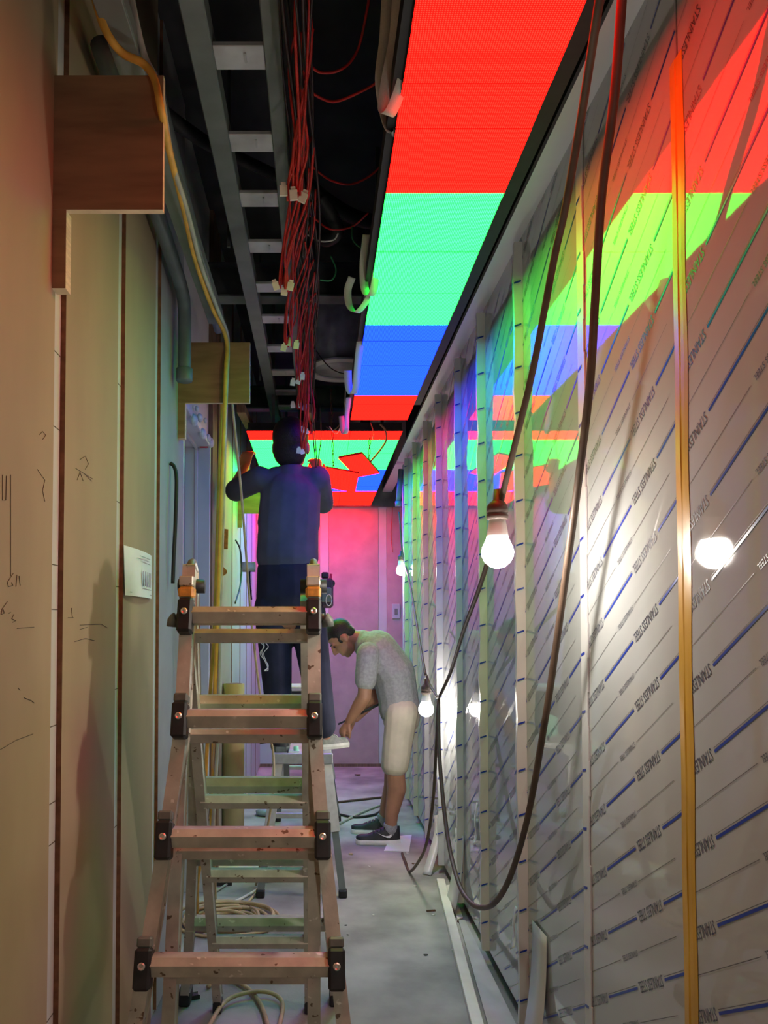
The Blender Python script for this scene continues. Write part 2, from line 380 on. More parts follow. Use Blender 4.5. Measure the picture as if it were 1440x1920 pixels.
# doorway: white frame around the opening, closed leaf set back
d1 = MB(); d1.box(XL - .17, XL - .13, DOOR0, DOOR1, 0, DOORZ)
d1 = struct(d1.build('door_1', 'white_paint'), 'white door set back in the left wall beyond the boards', 'door')
MB().cbox(XL - .13, XL + .004, DOOR1 - .018, DOOR1 + .012, 0, DOORZ, .003).build('door_jamb', 'white_paint', d1)
MB().cbox(XL - .13, XL + .004, DOOR0 - .006, DOOR0 + .018, 0, DOORZ, .003).build('door_jamb', 'white_paint', d1)
MB().cbox(XL - .13, XL + .006, DOOR0, DOOR1, DOORZ - .02, DOORZ + .01, .003).build('door_head', 'white_paint', d1)
MB().cbox(XL - .075, XL - .06, DOOR1 - .03, DOOR1 - .016, 0, DOORZ - .02, .002).build('door_stop', 'white_paint', d1)
MB().cbox(XL - .075, XL - .06, DOOR0, DOOR1, DOORZ - .034, DOORZ - .018, .002).build('door_stop', 'white_paint', d1)
f = MB()
for i in range(9):
    t = i / 8; f.sphere((XL + .006, 3.46 + .76 * t, 2.385 + .05 * math.sin(i * 2.3)), .014 + .007 * ((i * 7) % 3), (.7, 1.6, 1.0), sub=2)
f.build('filler_foam', 'foam', d1, True)
tag(MB().cbox(XL - .05, XL - .005, DOOR1 - .03, DOOR1 - .019, 2.335, 2.365, .001).build('tape_scrap', 'red_handle'), 'short strip of red tape at the top of the doorway', 'tape')

# end wall: pink lit boards with pale strips between them
we = struct(MB().box(-.7, 2.0, YE + .02, YE + .1, 0, CEIL).build('wall_end', 'white_board'), 'boarded wall closing the far end of the corridor', 'wall')
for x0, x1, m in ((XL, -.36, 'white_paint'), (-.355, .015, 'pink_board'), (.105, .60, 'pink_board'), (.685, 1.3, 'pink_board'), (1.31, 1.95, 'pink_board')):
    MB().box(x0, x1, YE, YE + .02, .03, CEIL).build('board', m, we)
for x0, x1 in ((.017, .102), (.603, .682)):
    MB().box(x0, x1, YE + .006, YE + .02, .03, CEIL).build('joint_strip', 'white_board', we)
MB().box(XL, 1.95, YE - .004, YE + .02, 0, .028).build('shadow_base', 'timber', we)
sp = thing('wall_socket_plate', 'small square white plate on the far end wall', 'wall plate', (.775, YE - .001, 1.47))
MB().cbox(.735, .815, YE - .012, YE - .001, 1.47, 1.62, .003).build('plate', 'white_paint', sp)
MB().cbox(.76, .79, YE - .016, YE - .011, 1.51, 1.57, .002).build('switch_rocker', 'grey_plastic', sp)

# right wall: stainless steel panels still in printed protective film
ZP = .05
wr = struct(MB().box(XR + .025, XR + .12, -2.5, 6.62, 0, CEIL).build('wall_right', 'slab'), 'right wall of stainless steel panels in printed protective film', 'wall')
JOINTS = [-.26, .335, .935, 1.535, 2.133, 2.722, 3.345, 3.915, 4.53, 5.12, 5.71, 6.26]
edges = [-.85] + JOINTS + [6.60]
font_cache = {}
def text_mesh(body):
    if body in font_cache: return font_cache[body]
    cu = bpy.data.curves.new('t', 'FONT'); cu.body = body; cu.resolution_u = 2; cu.size = 1
    o = bpy.data.objects.new('t', cu); C.objects.link(o)
    dg = bpy.context.evaluated_depsgraph_get(); dg.update()
    me = bpy.data.meshes.new_from_object(o.evaluated_get(dg))
    vs = [v.co.copy() for v in me.vertices]; fs = [tuple(p.vertices) for p in me.polygons]
    x0, x1 = min(v.x for v in vs), max(v.x for v in vs); y0, y1 = min(v.y for v in vs), max(v.y for v in vs)
    vs = [((v.x - x0) / (x1 - x0), (v.y - y0) / (y1 - y0)) for v in vs]
    bpy.data.objects.remove(o); font_cache[body] = (vs, fs); return vs, fs
SLOPE = R(29.3)
DY, DZ = math.cos(SLOPE), -math.sin(SLOPE)      # print runs away from the viewer and down
def wall_pt(y, z, x): return (x, y, z)
def add_text(mb, y, z, length, h, x, ylim):
    # rotated by half a turn: baseline on the upper side
    vs, fs = text_mesh('STAINLESS STEEL')
    out = []
    for a, b in vs:
        t, n = a * length, (b - .5) * h
        out.append((x, y + DY * t + DZ * n, z + DZ * t - DY * n))
    keep = [f_ for f_ in fs if all(ylim[0] < out[i][1] < ylim[1] and ZP < out[i][2] < ZS for i in f_)]
    used = sorted({i for f_ in keep for i in f_}); mp = {j: k for k, j in enumerate(used)}
    mb.add([out[i] for i in used], [tuple(mp[i] for i in f_) for f_ in keep])
def add_bar(mb, y0, y1, zr, yr, off, th, x):
    # bar from y0 to y1 on the slanted line through (yr, zr), moved sideways by off
    def pt(y, o):
        t = (y - yr) / DY; return (x, y + DZ * o, zr + DZ * t - DY * o)
    a, b, c, d = pt(y0, off - th / 2), pt(y1, off - th / 2), pt(y1, off + th / 2), pt(y0, off + th / 2)
    if min(a[2], b[2], c[2], d[2]) < ZP or max(a[2], b[2], c[2], d[2]) > ZS: return
    mb.quad(a, b, c, d)
PHASE = {2: (1.423, 1.5716), 3: (1.787, 1.6258)}
for i in range(len(edges) - 1):
    a, b = edges[i], edges[i + 1]
    y0, y1 = a + .004, b - .004
    pn = MB().cbox(XR, XR + .02, y0, y1, ZP, ZS + .02, .002).build('steel_panel', 'film', wr)
    ltr, bars, thin = MB(), MB(), MB()
    xs = XR - .0009
    zph = {3: 0.063, 4: 0.118}.get(i, (i * .047) % .1525)
    k0 = -6
    for k in range(-6, 26):
        zr = zph + k * .1525            # height of the line at the near edge of the panel
        Lp = y1 - y0
        if i == 3: segs = [(0, .05, 't'), (.065, .17, 'T'), (.18, .49, 'b'), (.50, .62, 'T')]
        else: segs = [(.0, .112, 'b'), (.122, .243, 'T'), (.252, .43, 'b'), (.44, .562, 'T'), (.572, .6, 'b')]
        for s0, s1, kind in segs:
            s1 = min(s1, Lp)
            if kind == 'b':
                # split so that a bar leaving the sheet keeps its inside half
                for q0, q1 in ((s0, (s0 + s1) / 2), ((s0 + s1) / 2, s1)):
                    add_bar(bars, y0 + q0, y0 + q1, zr, y0, .0, .0054, xs)
                    add_bar(thin, y0 + q0, y0 + q1, zr, y0, -.0062, .0011, xs)
            elif kind == 'T':
                zz = zr + math.tan(-SLOPE) * s0
                add_text(ltr, y0 + s0, zz,   .121 / DY, .023, xs, (y0, y1))
        zr2 = zr - .076
        for s0, s1, kind in ((0, .05, 'T'), (.055, .24, 'b'), (.25, .34, 'T'), (.35, .60, 'b')):
            s1 = min(s1, Lp)
            if kind == 'b':
                m3 = [s0 + (s1 - s0) * q / 3 for q in range(4)]
                for q in range(3): add_bar(thin, y0 + m3[q], y0 + m3[q + 1], zr2, y0, 0, .0012, xs)
            elif s0 > .1:
                add_text(ltr, y0 + s0, zr2 + math.tan(-SLOPE) * s0, .088 / DY, .0125, xs, (y0, y1))
    for mb, nm, mm in ((ltr, 'printed_lettering', 'ink'), (bars, 'printed_stripe', 'blue_ink'), (thin, 'printed_line', 'ink_thin')):
        if mb.v: mb.build(nm, mm, pn)
# folded film edges standing out at the joints
def rib(y, p=.028, d=.034, seed=0, z0=ZP, zt=None, m='film_edge'):
    rnd = random.Random(seed); zt = zt or ZS - .02; n = 26; L = [], [], [], []
    vs = []
    for i in range(n + 1):
        z = z0 + (zt - z0) * i / n; q = p * (1 + .14 * rnd.uniform(-1, 1)); e = .003 * rnd.uniform(-1, 1)
        vs += [(XR + .001, y - .002, z), (XR - q, y + e, z), (XR - q * .95, y + d * .8 + e, z), (XR + .001, y + d, z)]
    fs = [(i * 4 + k, i * 4 + (k + 1) % 4, i * 4 + 4 + (k + 1) % 4, i * 4 + 4 + k) for i in range(n) for k in range(4)]
    fs = [f_[::-1] for f_ in fs] + [(0, 1, 2, 3), tuple(range(n * 4 + 3, n * 4 - 1, -1))]
    o = MB().add(vs, fs).build('film_fold', m, wr)
    mk = MB()
    for k in range(18):
        z = .12 + k * .1525 + rnd.uniform(0, .02) + (seed * .03) % .1
        if z > zt - .05: break
        mk.obox((XR - p * 1.0, y - .0062, z), (p * .8, 0, .008), (0, .001, 0), (0, 0, .006))
        mk.obox((XR - p * 1.16 - .0005, y + .001, z), (.001, 0, 0), (0, d * .8, -.016), (0, 0, .006))
    mk.build('printed_stripe', 'blue_ink', o)
    return o
for i, y in enumerate(JOINTS[5:]): rib(y, seed=i, p=(.03, .032, .03, .034, .03, .028, .028)[i])
# the nearer joint is flat: the film edge laps over it
lap = MB()
n = 30
for i in range(n):
    za, zb = ZP + (ZS - ZP) * i / n, ZP + (ZS - ZP) * (i + 1) / n
    wv = .004 * math.sin(i * 1.7)
    lap.obox((XR - .0045, 2.085 + wv, za), (.0035, 0, 0), (0, .05 - wv, 0), (0, 0, zb - za))
lo = lap.build('film_lap', 'film_edge', wr)
mk = MB()
for k in range(17):
    z = .09 + k * .1525; mk.obox((XR - .0055, 2.105, z), (.001, 0, 0), (0, .026, -.006), (0, 0, .007))
mk.build('printed_stripe', 'blue_ink', lo)
# loose film hanging at the foot of the wall
for (px, py0, py1, wd, out) in ((1012, 1740, 1905, .16, .05), (862, 1560, 1700, .22, .05)):
    top = PX(px, py0, XR - .004); bot_z = .012
    pts = [V((XR - .006 - out * t ** 2, top.y - .02 * t, top.z + (bot_z - top.z) * t)) for t in [q / 10 for q in range(11)]]
    MB().ribbon(pts, wd, (0, 1, 0.05), .0012).build('film_flap', 'film_edge', wr, True)
for px, py, hgt in ((895, 1505, .18), (968, 1700, .14)):
    c = PX(px, py, XR - .003)
    MB().ribbon(spline([c, c + V((-.012, -.005, -hgt * .4)), c + V((-.006, .01, -hgt * .75)), c + V((-.02, -.015, -hgt))], 5), .03, (0, 1, .1), .001).build('film_scrap', 'film_edge', wr, True)
# soffit over the panels and return at its far end
struct(MB().box(.638, XR + .03, -2.5, YE, ZS, ZS + .02).build('trim_1', 'soffit'), 'narrow pale soffit strip running above the steel wall', 'trim')
struct(MB().box(XR - .004, XR + .12, 6.60, 6.66, 0, ZS).build('trim_2', 'white_paint'), 'white end return of the steel wall near the far bulb', 'trim')
# yellow tape over the nearest joint
n = 44; vs = []
for i in range(n + 1):
    z = .02 + (2.50 - .02) * i / n; e = .0025 * math.sin(i * .9)
    for yy, xx in ((1.508 + e, .0012), (1.522 + e, .0016), (1.536 + e * .5, .0013), (1.540, .0024 + .0006 * math.sin(i * 1.3)), (1.562 + e * .6, .0012)):
        vs.append((XR - xx, yy, z))
fs = [(i * 5 + k, i * 5 + 5 + k, i * 5 + 6 + k, i * 5 + 1 + k) for i in range(n) for k in range(4)]
tp = MB().add(vs, fs).build('joint_tape', 'tape', None, False)
so = tp.modifiers.new('thick', 'SOLIDIFY'); so.thickness = .0006
tag(tp, 'long strip of yellow tape over the nearest steel panel joint', 'tape')

# ================================================================== LED screens overhead
PITCHY = .1615
def led_module_mesh(wd, ln, name):
    b = MB(); h = .014; e = .0008
    b.box(-wd / 2 + e, wd / 2 - e, -ln / 2 + e, ln / 2 - e, 0, h, 0)
    b.mi = [1 if i == 0 else 0 for i in range(6)]
    me = bpy.data.meshes.new(name); me.from_pydata(b.v, [], b.f); me.materials.append(M['black_frame']); me.materials.append(M['led'])
    me.polygons.foreach_set('material_index', b.mi); return me
lm = led_module_mesh(.334, PITCHY, 'led_module')
X0, X1 = .189, .523
s1 = thing('led_ceiling_screen', 'long narrow LED ceiling screen showing red, green and blue bars', 'LED screen', ((X0 + X1) / 2, 3.0, ZLED))
y = 4.66 - PITCHY / 2; j = 0
while y > 1.20:
    j += 1
    place('led_module', lm, ((X0 + X1) / 2 + random.uniform(-.0008, .0008), y, ZLED + random.uniform(0, .0018)), s1); y -= PITCHY
MB().box(X1 + .001, X1 + .05, 1.16, 4.45, ZLED + .03, ZLED + .07).build('side_rail', 'black_frame', s1)
MB().box(X0 - .02, X0 + .01, 1.16, 4.45, ZLED + .016, ZLED + .07).build('side_rail', 'black_frame', s1)
MB().box(X0 + .01, X1 + .001, 1.16, 4.64, ZLED + .016, ZLED + .05).build('back_box', 'black_frame', s1)
for yy in (1.2, 2.0, 2.9, 3.7, 4.45):
    MB().box(X0 + .08, X0 + .10, yy, yy + .02, ZLED + .05, CEIL).build('hanger_rod', 'steel_dark', s1)
s2 = thing('led_ceiling_screen', 'wide LED ceiling screen with colour bars at the far end', 'LED screen', (.04, 6.4, ZLED))
lm2 = led_module_mesh(.3237, PITCHY, 'led_module')
y = 4.93 + PITCHY / 2
while y < YE - .05:
    for c in range(3):
        place('led_module', lm2, (-.448 + .3237 * (c + .5), y, ZLED + random.uniform(0, .0015)), s2)
    y += PITCHY
MB().box(-.44, .52, 4.95, YE - .05, ZLED + .018, ZLED + .06).build('back_box', 'black_frame', s2)
for xx, yy in ((-.3, 5.1), (.4, 5.1), (-.3, 7.2), (.4, 7.2)):
    MB().box(xx, xx + .02, yy, yy + .02, ZLED + .06, CEIL).build('hanger_rod', 'steel_dark', s2)
struct(MB().box(-.6, .9, YE - .06, YE - .005, ZLED - .012, ZLED + .25).build('trim_3', 'steel_dark'), 'dark metal header where the far screen meets the end wall', 'trim')
# two loose modules hanging askew
def loose(p1, p2, p3, label):
    p1, p2, p3 = V(p1), V(p2), V(p3)
    u = (p2 - p1).normalized(); v = p3 - p2; v = (v - u * v.dot(u)).normalized()
    return p1, u, v
def loose_module(o, u, v, lu, lv, label):
    u, v = u.normalized(), v.normalized(); nrm = u.cross(v)
    if nrm.z > 0: nrm = -nrm            # glowing face looks down
    b = MB(); up = -nrm
    h = thing('loose_led_module', label, 'LED module', o)
    b.obox(o, u * lu, v * lv, nrm * .0015)
    m = b.build('face', 'led_red', h)
    MB().obox(o + up * .001, u * lu, v * lv, up * .014).build('back_shell', 'black_frame', h)
    return h, o + up * .014 + u * lu * .5 + v * lv * .1
p1, u, v = loose(PY(578, 871, 5.02), PY(675, 888, 5.02), PY(657, 917, 5.13), '')
h1, t1 = loose_module(p1, u, v, .325, .163, 'red glowing LED module hanging beside the standing worker\'s shoulder')
pb2, pb3, pb1 = PY(679, 851, 5.0), PY(711, 887, 5.26), PY(643, 860, 5.07)
u2 = (pb3 - pb2).normalized(); v2 = pb1 - pb2; v2 = (v2 - u2 * v2.dot(u2)).normalized()
h2, t2 = loose_module(pb2, u2, v2, .30, .163, 'smaller tilted red LED module hanging nearer the steel wall')
def twisted(p, q, name, parent):
    p, q = V(p), V(q); b = MB()
    for ph in (0, math.pi):
        b.tube([p.lerp(q, i / 24) + V((math.cos(i * .9 + ph), math.sin(i * .9 + ph), 0)) * .006 for i in range(25)], .0028, 5)
    return b.build(name, 'dark_wire', parent, True)
twisted(t1, (t1.x - .02, 4.86, 2.85), 'hanging_wire', h1)
twisted(t2, (t2.x + .01, 4.86, 2.85), 'hanging_wire', h2)
cable('ribbon_lead', [PY(694, 866, 5.13), PY(712, 845, 5.05), PY(724, 825, 4.9), PY(722, 806, 4.85), PY(712, 795, 4.82)], .006, 'timber', parent=h2)

# ================================================================== things above: tray, ducts, beams
ZT = 2.88
ct = thing('cable_tray', 'grey ladder type cable tray with pale rungs overhead', 'cable tray', (-.22, 4, ZT))
for x0, x1 in ((-.337, -.275), (-.142, -.095)):
    MB().cbox(x0, x1, .6, 6.1, ZT, ZT + .07, .003).build('side_rail', 'tray', ct)
for py in (115, 274, 380, 468, 544, 603, 658, 703, 740, 768, 790):
    c = PZ(-100, py, ZT); yy = c.y
    o = MB().cbox(-.276, -.141, yy - .045, yy + .045, ZT + .008, ZT + .022, .002).build('rung', 'zinc', ct)
    MB().box(-.196, -.190, yy - .022, yy + .014, ZT + .0045, ZT + .008).build('slot_clip', 'white_paint', o)
for yy in (1.4, 3.1, 4.8):
    for xx in (-.36, -.09): MB().box(xx, xx + .012, yy, yy + .012, ZT, CEIL).build('hanger_rod', 'steel_dark', ct)
chn = thing('cable_channel', 'flat grey metal channel running along the top of the left wall', 'channel', (-.42, 2.2, 2.64))
MB().cbox(-.455, -.395, .9, 3.28, 2.640, 2.648, .002).build('web', 'tray', chn)
MB().cbox(-.455, -.450, .9, 3.28, 2.648, 2.685, .001).build('flange', 'tray', chn)
MB().cbox(-.400, -.395, .9, 3.28, 2.648, 2.685, .001).build('flange', 'tray', chn)
for y0, lab in ((4.05, 'dark steel beam crossing above the cable tray'), (6.15, 'dark steel beam crossing farther off near the far screen')):
    bm_ = thing('ceiling_beam', lab, 'beam', (0, y0, 3.08), 'dark steel beams crossing overhead')
    MB().box(-.7, 1.2, y0, y0 + .10, 3.08, 3.09).build('bottom_flange', 'tray', bm_)
    MB().box(-.7, 1.2, y0 + .045, y0 + .055, 3.09, 3.25).build('web', 'steel_dark', bm_)
    MB().box(-.7, 1.2, y0, y0 + .10, 3.25, 3.26).build('top_flange', 'steel_dark', bm_)
for x0, y0, lab in ((-.46, 4.72, 'reddish timber joist nearest the left wall before the far screen'), (-.06, 4.70, 'reddish timber joist above the standing worker'), (.30, 4.72, 'reddish timber joist behind the end of the narrow screen')):
    b = MB(); b.beam((x0, 4.70, 2.68), (x0 + .01, 6.4, 2.80), .05, .05, b=.003)
    tag(b.build('ceiling_joist', 'timber'), lab, 'joist', 'timber joists overhead')
dz = PY(640, 690, 4.6)
du = thing('round_duct', 'large dark round duct dropping behind the red wires', 'duct', dz)
MB().lathe([(.185, 0), (.185, .8)], (dz.x, 4.62, dz.z), (0, 0, 1), 36).build('duct_pipe', 'duct', du, True)
rg = MB(); n = 40
for k in range(n):
    a, b = 2 * math.pi * k / n, 2 * math.pi * (k + 1) / n
    P = lambda r, t, z: (dz.x + r * math.cos(t), 4.62 + r * math.sin(t), z)
    z0, z1 = dz.z - .012, dz.z - .002
    rg.add([P(.16, a, z0), P(.215, a, z0), P(.215, b, z0), P(.16, b, z0), P(.16, a, z1), P(.215, a, z1), P(.215, b, z1), P(.16, b, z1)],
           [(0, 3, 2, 1), (4, 5, 6, 7), (1, 2, 6, 5), (0, 4, 7, 3)])
rg.build('flange_ring', 'white_paint', du)
def hose(pts, r, label):
    p = spline(pts, 26); m = len(p)
    o = MB().tube(p, r, 12, rf=lambda t: r * (1 + .13 * math.cos(t * (m - 1) * math.pi))).build('corrugated_hose', 'hose', None, True)
    return tag(o, label, 'hose', 'black corrugated hoses overhead')
hose([PY(300, 205, 2.6), PY(345, 240, 2.7), PY(400, 275, 3.0), PY(455, 300, 3.2), PY(520, 330, 3.4)], .022, 'black corrugated hose passing behind the cable tray')
hose([PY(575, 345, 3.1), PY(610, 375, 3.2), PY(660, 405, 3.3), PY(705, 415, 3.4), PY(740, 400, 3.6)], .028, 'black corrugated hose curving towards the narrow screen')
hose([PY(600, 372, 3.0), PY(622, 405, 3.05), PY(632, 435, 3.1), PY(610, 450, 3.3), PY(585, 430, 3.6)], .024, 'shorter black corrugated hose bending down behind the red wires')
pp = thing('drain_pipe', 'dark pipe with end cap along the top of the left wall', 'pipe', (-.52, 3.1, 2.35))
pt = [V((-.53, 1.9, 2.80)), V((-.53, 2.6, 2.74)), V((-.53, 3.0, 2.70)), V((-.53, 3.11, 2.66)), V((-.53, 3.13, 2.56)), V((-.53, 3.13, 2.38))]
MB().tube(spline(pt, 8), .026, 16).build('pipe_run', 'pipe', pp, True)
MB().lathe([(.030, 0), (.033, .006), (.033, .05), (.027, .055)], (-.53, 3.13, 2.352), n=18).build('end_cap', 'pipe', pp, True)
tag(MB().tube([V((-.47, 2.3, 2.95)), V((-.44, 3.2, 2.72)), V((-.43, 3.4, 2.66))], .02, 12).build('conduit_pipe', 'pipe', None, True), 'thin dark conduit sloping between the tray and the left wall', 'pipe')
b = thing('dark_tube', 'dark capped tube hanging by the far end of the steel wall', 'tube', PY(748, 945, 6.5))
q0, q1 = PY(752, 880, 6.5), PY(747, 940, 6.5)
MB().tube([q0, q1], .022, 14).build('tube_body', 'pipe', b, True); MB().tube([q1, q1 + V((0, 0, -.04))], .027, 14).build('tube_cap', 'pipe', b, True)

# plywood brackets on the left wall
def bracket(y, zb, zt, xr, label, legz):
    t = thing('plywood_bracket', label, 'plywood bracket', (XL, y, legz), 'L shaped plywood brackets on the left wall')
    b = MB(); b.box(XL, xr, y, y + .018, zb, zt)
    o = b.build('board', ['plywood', 'plyedge'], t)
    for p in o.data.polygons:
        if p.normal.y > -.5: p.material_index = 1
    b = MB(); b.box(XL, XL + .03, y, y + .035, legz, zb - .0005)
    o = b.build('leg_batten', ['plywood', 'plyedge'], t)
    for p in o.data.polygons:
        if p.normal.y > -.5: p.material_index = 1
    return t
bracket(1.715, 2.292, 2.592, -.34, 'largest plywood bracket at the top of the left wall, nearest', 2.118)
bracket(3.27, 2.307, 2.56, -.283, 'plywood bracket above the doorway with cables over its top', 2.160)
bracket(5.72, 2.20, 2.50, -.29, 'plywood bracket lit green behind the standing worker', 2.10)

# ================================================================== cables
YG = 'cables hanging down the left wall'
cable('extension_cable', [PY(168, -40, 1.62), PY(195, 50, 1.62), PY(228, 98, 1.65), PY(268, 119, 1.69), PY(290, 150, 1.69), PY(303, 210, 1.69), PY(318, 285, 1.9), PY(343, 385, 2.2), PY(366, 485, 2.6), PY(396, 572, 2.95), PY(424, 636, 3.24), PY(423, 700, 3.24), PY(420, 800, 3.25), PY(414, 950, 3.28), PY(408, 1150, 3.32), PY(401, 1350, 3.38), PY(396, 1530, 3.45), PY(372, 1640, 3.55), PZ(370, 1716, .012)], .0085, 'yellow_cable', 'thick yellow cable looping over the nearest plywood bracket', 'cable', YG)
cable('extension_cable', [PY(240, -40, 1.70), PY(255, 40, 1.70), PY(272, 108, 1.725), PY(300, 170, 1.74), PY(322, 300, 1.95), PY(352, 400, 2.25), PY(378, 500, 2.65), PY(408, 580, 2.98), PY(427, 634, 3.25), PY(425, 720, 3.25), PY(419, 850, 3.27), PY(412, 1000, 3.3), PY(412, 1200, 3.34), PY(408, 1390, 3.38), PY(398, 1560, 3.44), PZ(385, 1712, .012)], .0075, 'grey_cable', 'grey cable running beside the yellow one along the channel', 'cable', YG)
cable('extension_cable', [PY(417, 750, 3.31), PY(413, 850, 3.32), PY(408, 1000, 3.34), PY(402, 1180, 3.38), PY(392, 1340, 3.42), PY(382, 1560, 3.5), PZ(392, 1700, .012)], .0085, 'yellow_cable', 'orange yellow cable hanging straight down under the second bracket', 'cable', YG)
cable('extension_cable', [PY(424, 752, 3.33), PY(420, 900, 3.34), PY(415, 1080, 3.36), PY(408, 1280, 3.4), PY(400, 1480, 3.45), PZ(404, 1690, .012)], .007, 'tan_cable', 'tan cable hanging behind the yellow ones by the doorway', 'cable', YG)
cable('rope_cable', [PY(435, 752, 3.5), PY(444, 840, 3.6), PY(452, 920, 3.7), PY(460, 1020, 3.8), PY(470, 1150, 3.9), PY(486, 1290, 4.0), PY(500, 1370, 4.08), PY(512, 1410, 4.15), PY(510, 1500, 4.1), PZ(480, 1660, .01)], .006, 'tan_cable', 'thin tan cable trailing from above to the work platform', 'cable')
cable('wall_lead', [PX(319, 868, XL + .004), PX(327, 876, XL + .02), PX(331, 900, XL + .03), PX(329, 980, XL + .03), PX(326, 1040, XL + .025), PX(324, 1094, XL + .02)], .0075, 'black_cable', 'short black cable end sticking out of the grey wall board', 'cable')
cable('wall_lead', [PX(442, 1013, XL + .01), PX(450, 1030, XL + .03), PX(453, 1065, XL + .03), PX(450, 1100, XL + .03), PX(441, 1131, XL + .02)], .006, 'black_cable', 'thin black cable bowed from the far left wall', 'cable')
BC = 'cables hung along the steel wall'
BULB1 = PY(933, 1036, 1.954); BULB3 = PY(799, 1330, 4.24); BULB0 = V((.42, -.35, 1.55)); BULB2 = PY(752, 1070, 6.44)
cable('lamp_cable', [PY(1135, -60, 1.22), PY(1123, 5, 1.26), PY(1092, 205, 1.42), PY(1060, 390, 1.56), PY(1038, 490, 1.64), PY(1000, 690, 1.77), PY(965, 835, 1.87), PY(943, 925, 1.94), PY(938, 950, 1.954)], .0078, 'brown_cable', 'brown cable the large nearest bulb hangs from', 'cable', BC)
knot = PY(822, 1310, 3.9)
cable('power_cable', [PY(1172, -60, 1.42), PY(1166, 0, 1.44), PY(1152, 180, 1.5), PY(1128, 370, 1.6), PY(1116, 560, 1.68), PY(1106, 720, 1.74), PY(1086, 890, 1.84), PY(1062, 1070, 1.97), PY(1040, 1230, 2.07), PY(1022, 1350, 2.15), PY(990, 1530, 2.35), PY(958, 1640, 2.55), PY(930, 1690, 2.7), PY(905, 1702, 2.85), PY(880, 1690, 3.0), PY(858, 1650, 3.2), PY(838, 1560, 3.5), PY(824, 1420, 3.75), knot], .0095, 'brown_cable', 'thick brown cable sagging in a long loop beside the steel wall', 'cable', BC)
cable('power_cable', [PY(940, 945, 2.15), PY(918, 1040, 2.4), PY(896, 1110, 2.7), PY(870, 1180, 3.1), PY(845, 1260, 3.6), knot], .008, 'brown_cable', 'brown cable slanting from behind the nearest bulb down to the knot', 'cable', BC)
cable('lamp_cable', [knot, PY(808, 1288, 4.1), PY(800, 1268, 4.2), PY(796, 1255, 4.24), PY(783, 1180, 4.9), PY(770, 1100, 5.7), PY(760, 1060, 6.3), PY(754, 1030, 6.42), PY(750, 980, 6.45), PY(748, 960, 6.46)], .007, 'brown_cable', 'thin cable strung between the knot and the two far bulbs', 'cable', BC)
cable('power_cable', [knot, PY(818, 1400, 3.95), PY(812, 1500, 4.0), PY(800, 1580, 4.1), PY(785, 1615, 4.3), PZ(768, 1634, .01), PZ(760, 1615, .01), PZ(754, 1600, .01)], .008, 'brown_cable', 'brown cable falling from the knot to the concrete floor', 'cable', BC)

# bulbs
def bulb(c, label, r=.036, tilt=0):
    t = thing('hanging_bulb', label, 'light bulb', c - V((0, 0, r)), 'bare bulbs hung along the steel wall')
    MB().lathe([(.004, -r), (r * .45, -r * .9), (r * .78, -r * .62), (r * .97, -r * .25), (r, .0), (r * .95, r * .3), (r * .80, r * .62), (r * .72, r * .80)], c, n=28).build('glass', 'bulb', t, True)
    MB().lathe([(r * .72, r * .80), (r * .66, r * 1.1), (r * .55, r * 1.8), (r * .50, r * 2.05)], c, n=24).build('neck', 'bulb_neck', t, True)
    MB().lathe([(r * .56, r * 2.05), (r * .66, r * 2.1), (r * .68, r * 2.35), (r * .62, r * 2.42), (r * .68, r * 2.5), (r * .66, r * 2.9), (r * .5, r * 3.15), (r * .28, r * 3.3), (r * .22, r * 4.0)], c, n=24).build('socket', 'socket', t, True)
    return t
bulb(BULB1, 'large glaring bulb hanging nearest, by the steel wall', .039)
bulb(BULB3, 'lit bulb hanging low beside the bent worker\'s hip', .040)
bulb(BULB0, 'bare bulb on the same string behind the viewpoint', .040)
cable('lamp_cable', [BULB0 + V((0, 0, .15)), V((.43, -.3, 2.1)), V((.46, -.1, 2.68)), V((.60, .1, 2.73))], .0078, 'brown_cable', 'brown cable holding the bulb behind the viewpoint', 'cable', BC)
bulb(BULB2, 'small lit bulb at the far end of the steel wall', .040)

# red wire harness beside the tray, with white plugs hanging in groups
main = MB(); rnd = random.Random(3)
for i in range(16):
    ox, oz = rnd.uniform(-.05, .03), rnd.uniform(-.02, .05)
    ye = rnd.uniform(4.3, 5.6); pts = []
    y = .9
    while y < ye:
        pts.append(V((-.035 + ox + .02 * math.sin(y * 3 + i), y, 2.80 + oz + .025 * math.sin(y * 2.2 + i * 1.7)))); y += .3
    main.tube(spline(pts, 4), .0035 if i % 3 else .0045, 5)
tag(main.build('wire_harness', 'dark_wire', None, True), 'long dark red wire harness running beside the cable tray', 'wire harness')
groups = [(551, 376, 2.25, 5, 'near the second tray rung'), (531, 547, 2.75, 6, 'tangled in three at tray middle'), (541, 650, 3.2, 5, 'in front of the round duct'), (557, 713, 3.65, 4, 'below the round duct'), (559, 766, 4.05, 4, 'just above the worker\'s head'), (577, 813, 4.15, 3, 'by the worker\'s right temple'), (568, 847, 4.12, 3, 'behind the worker\'s right ear')]
names = ['uppermost red wires with white plugs, nearest the viewer', 'second group of red wires with white plugs from the top', 'third group of red wires with white plugs from the top', 'fourth group of red wires with white plugs from the top', 'red wires with plugs just above the standing worker\'s hair', 'red wires with two plugs beside the standing worker\'s hair', 'lowest red wires with plugs at the standing worker\'s neck']
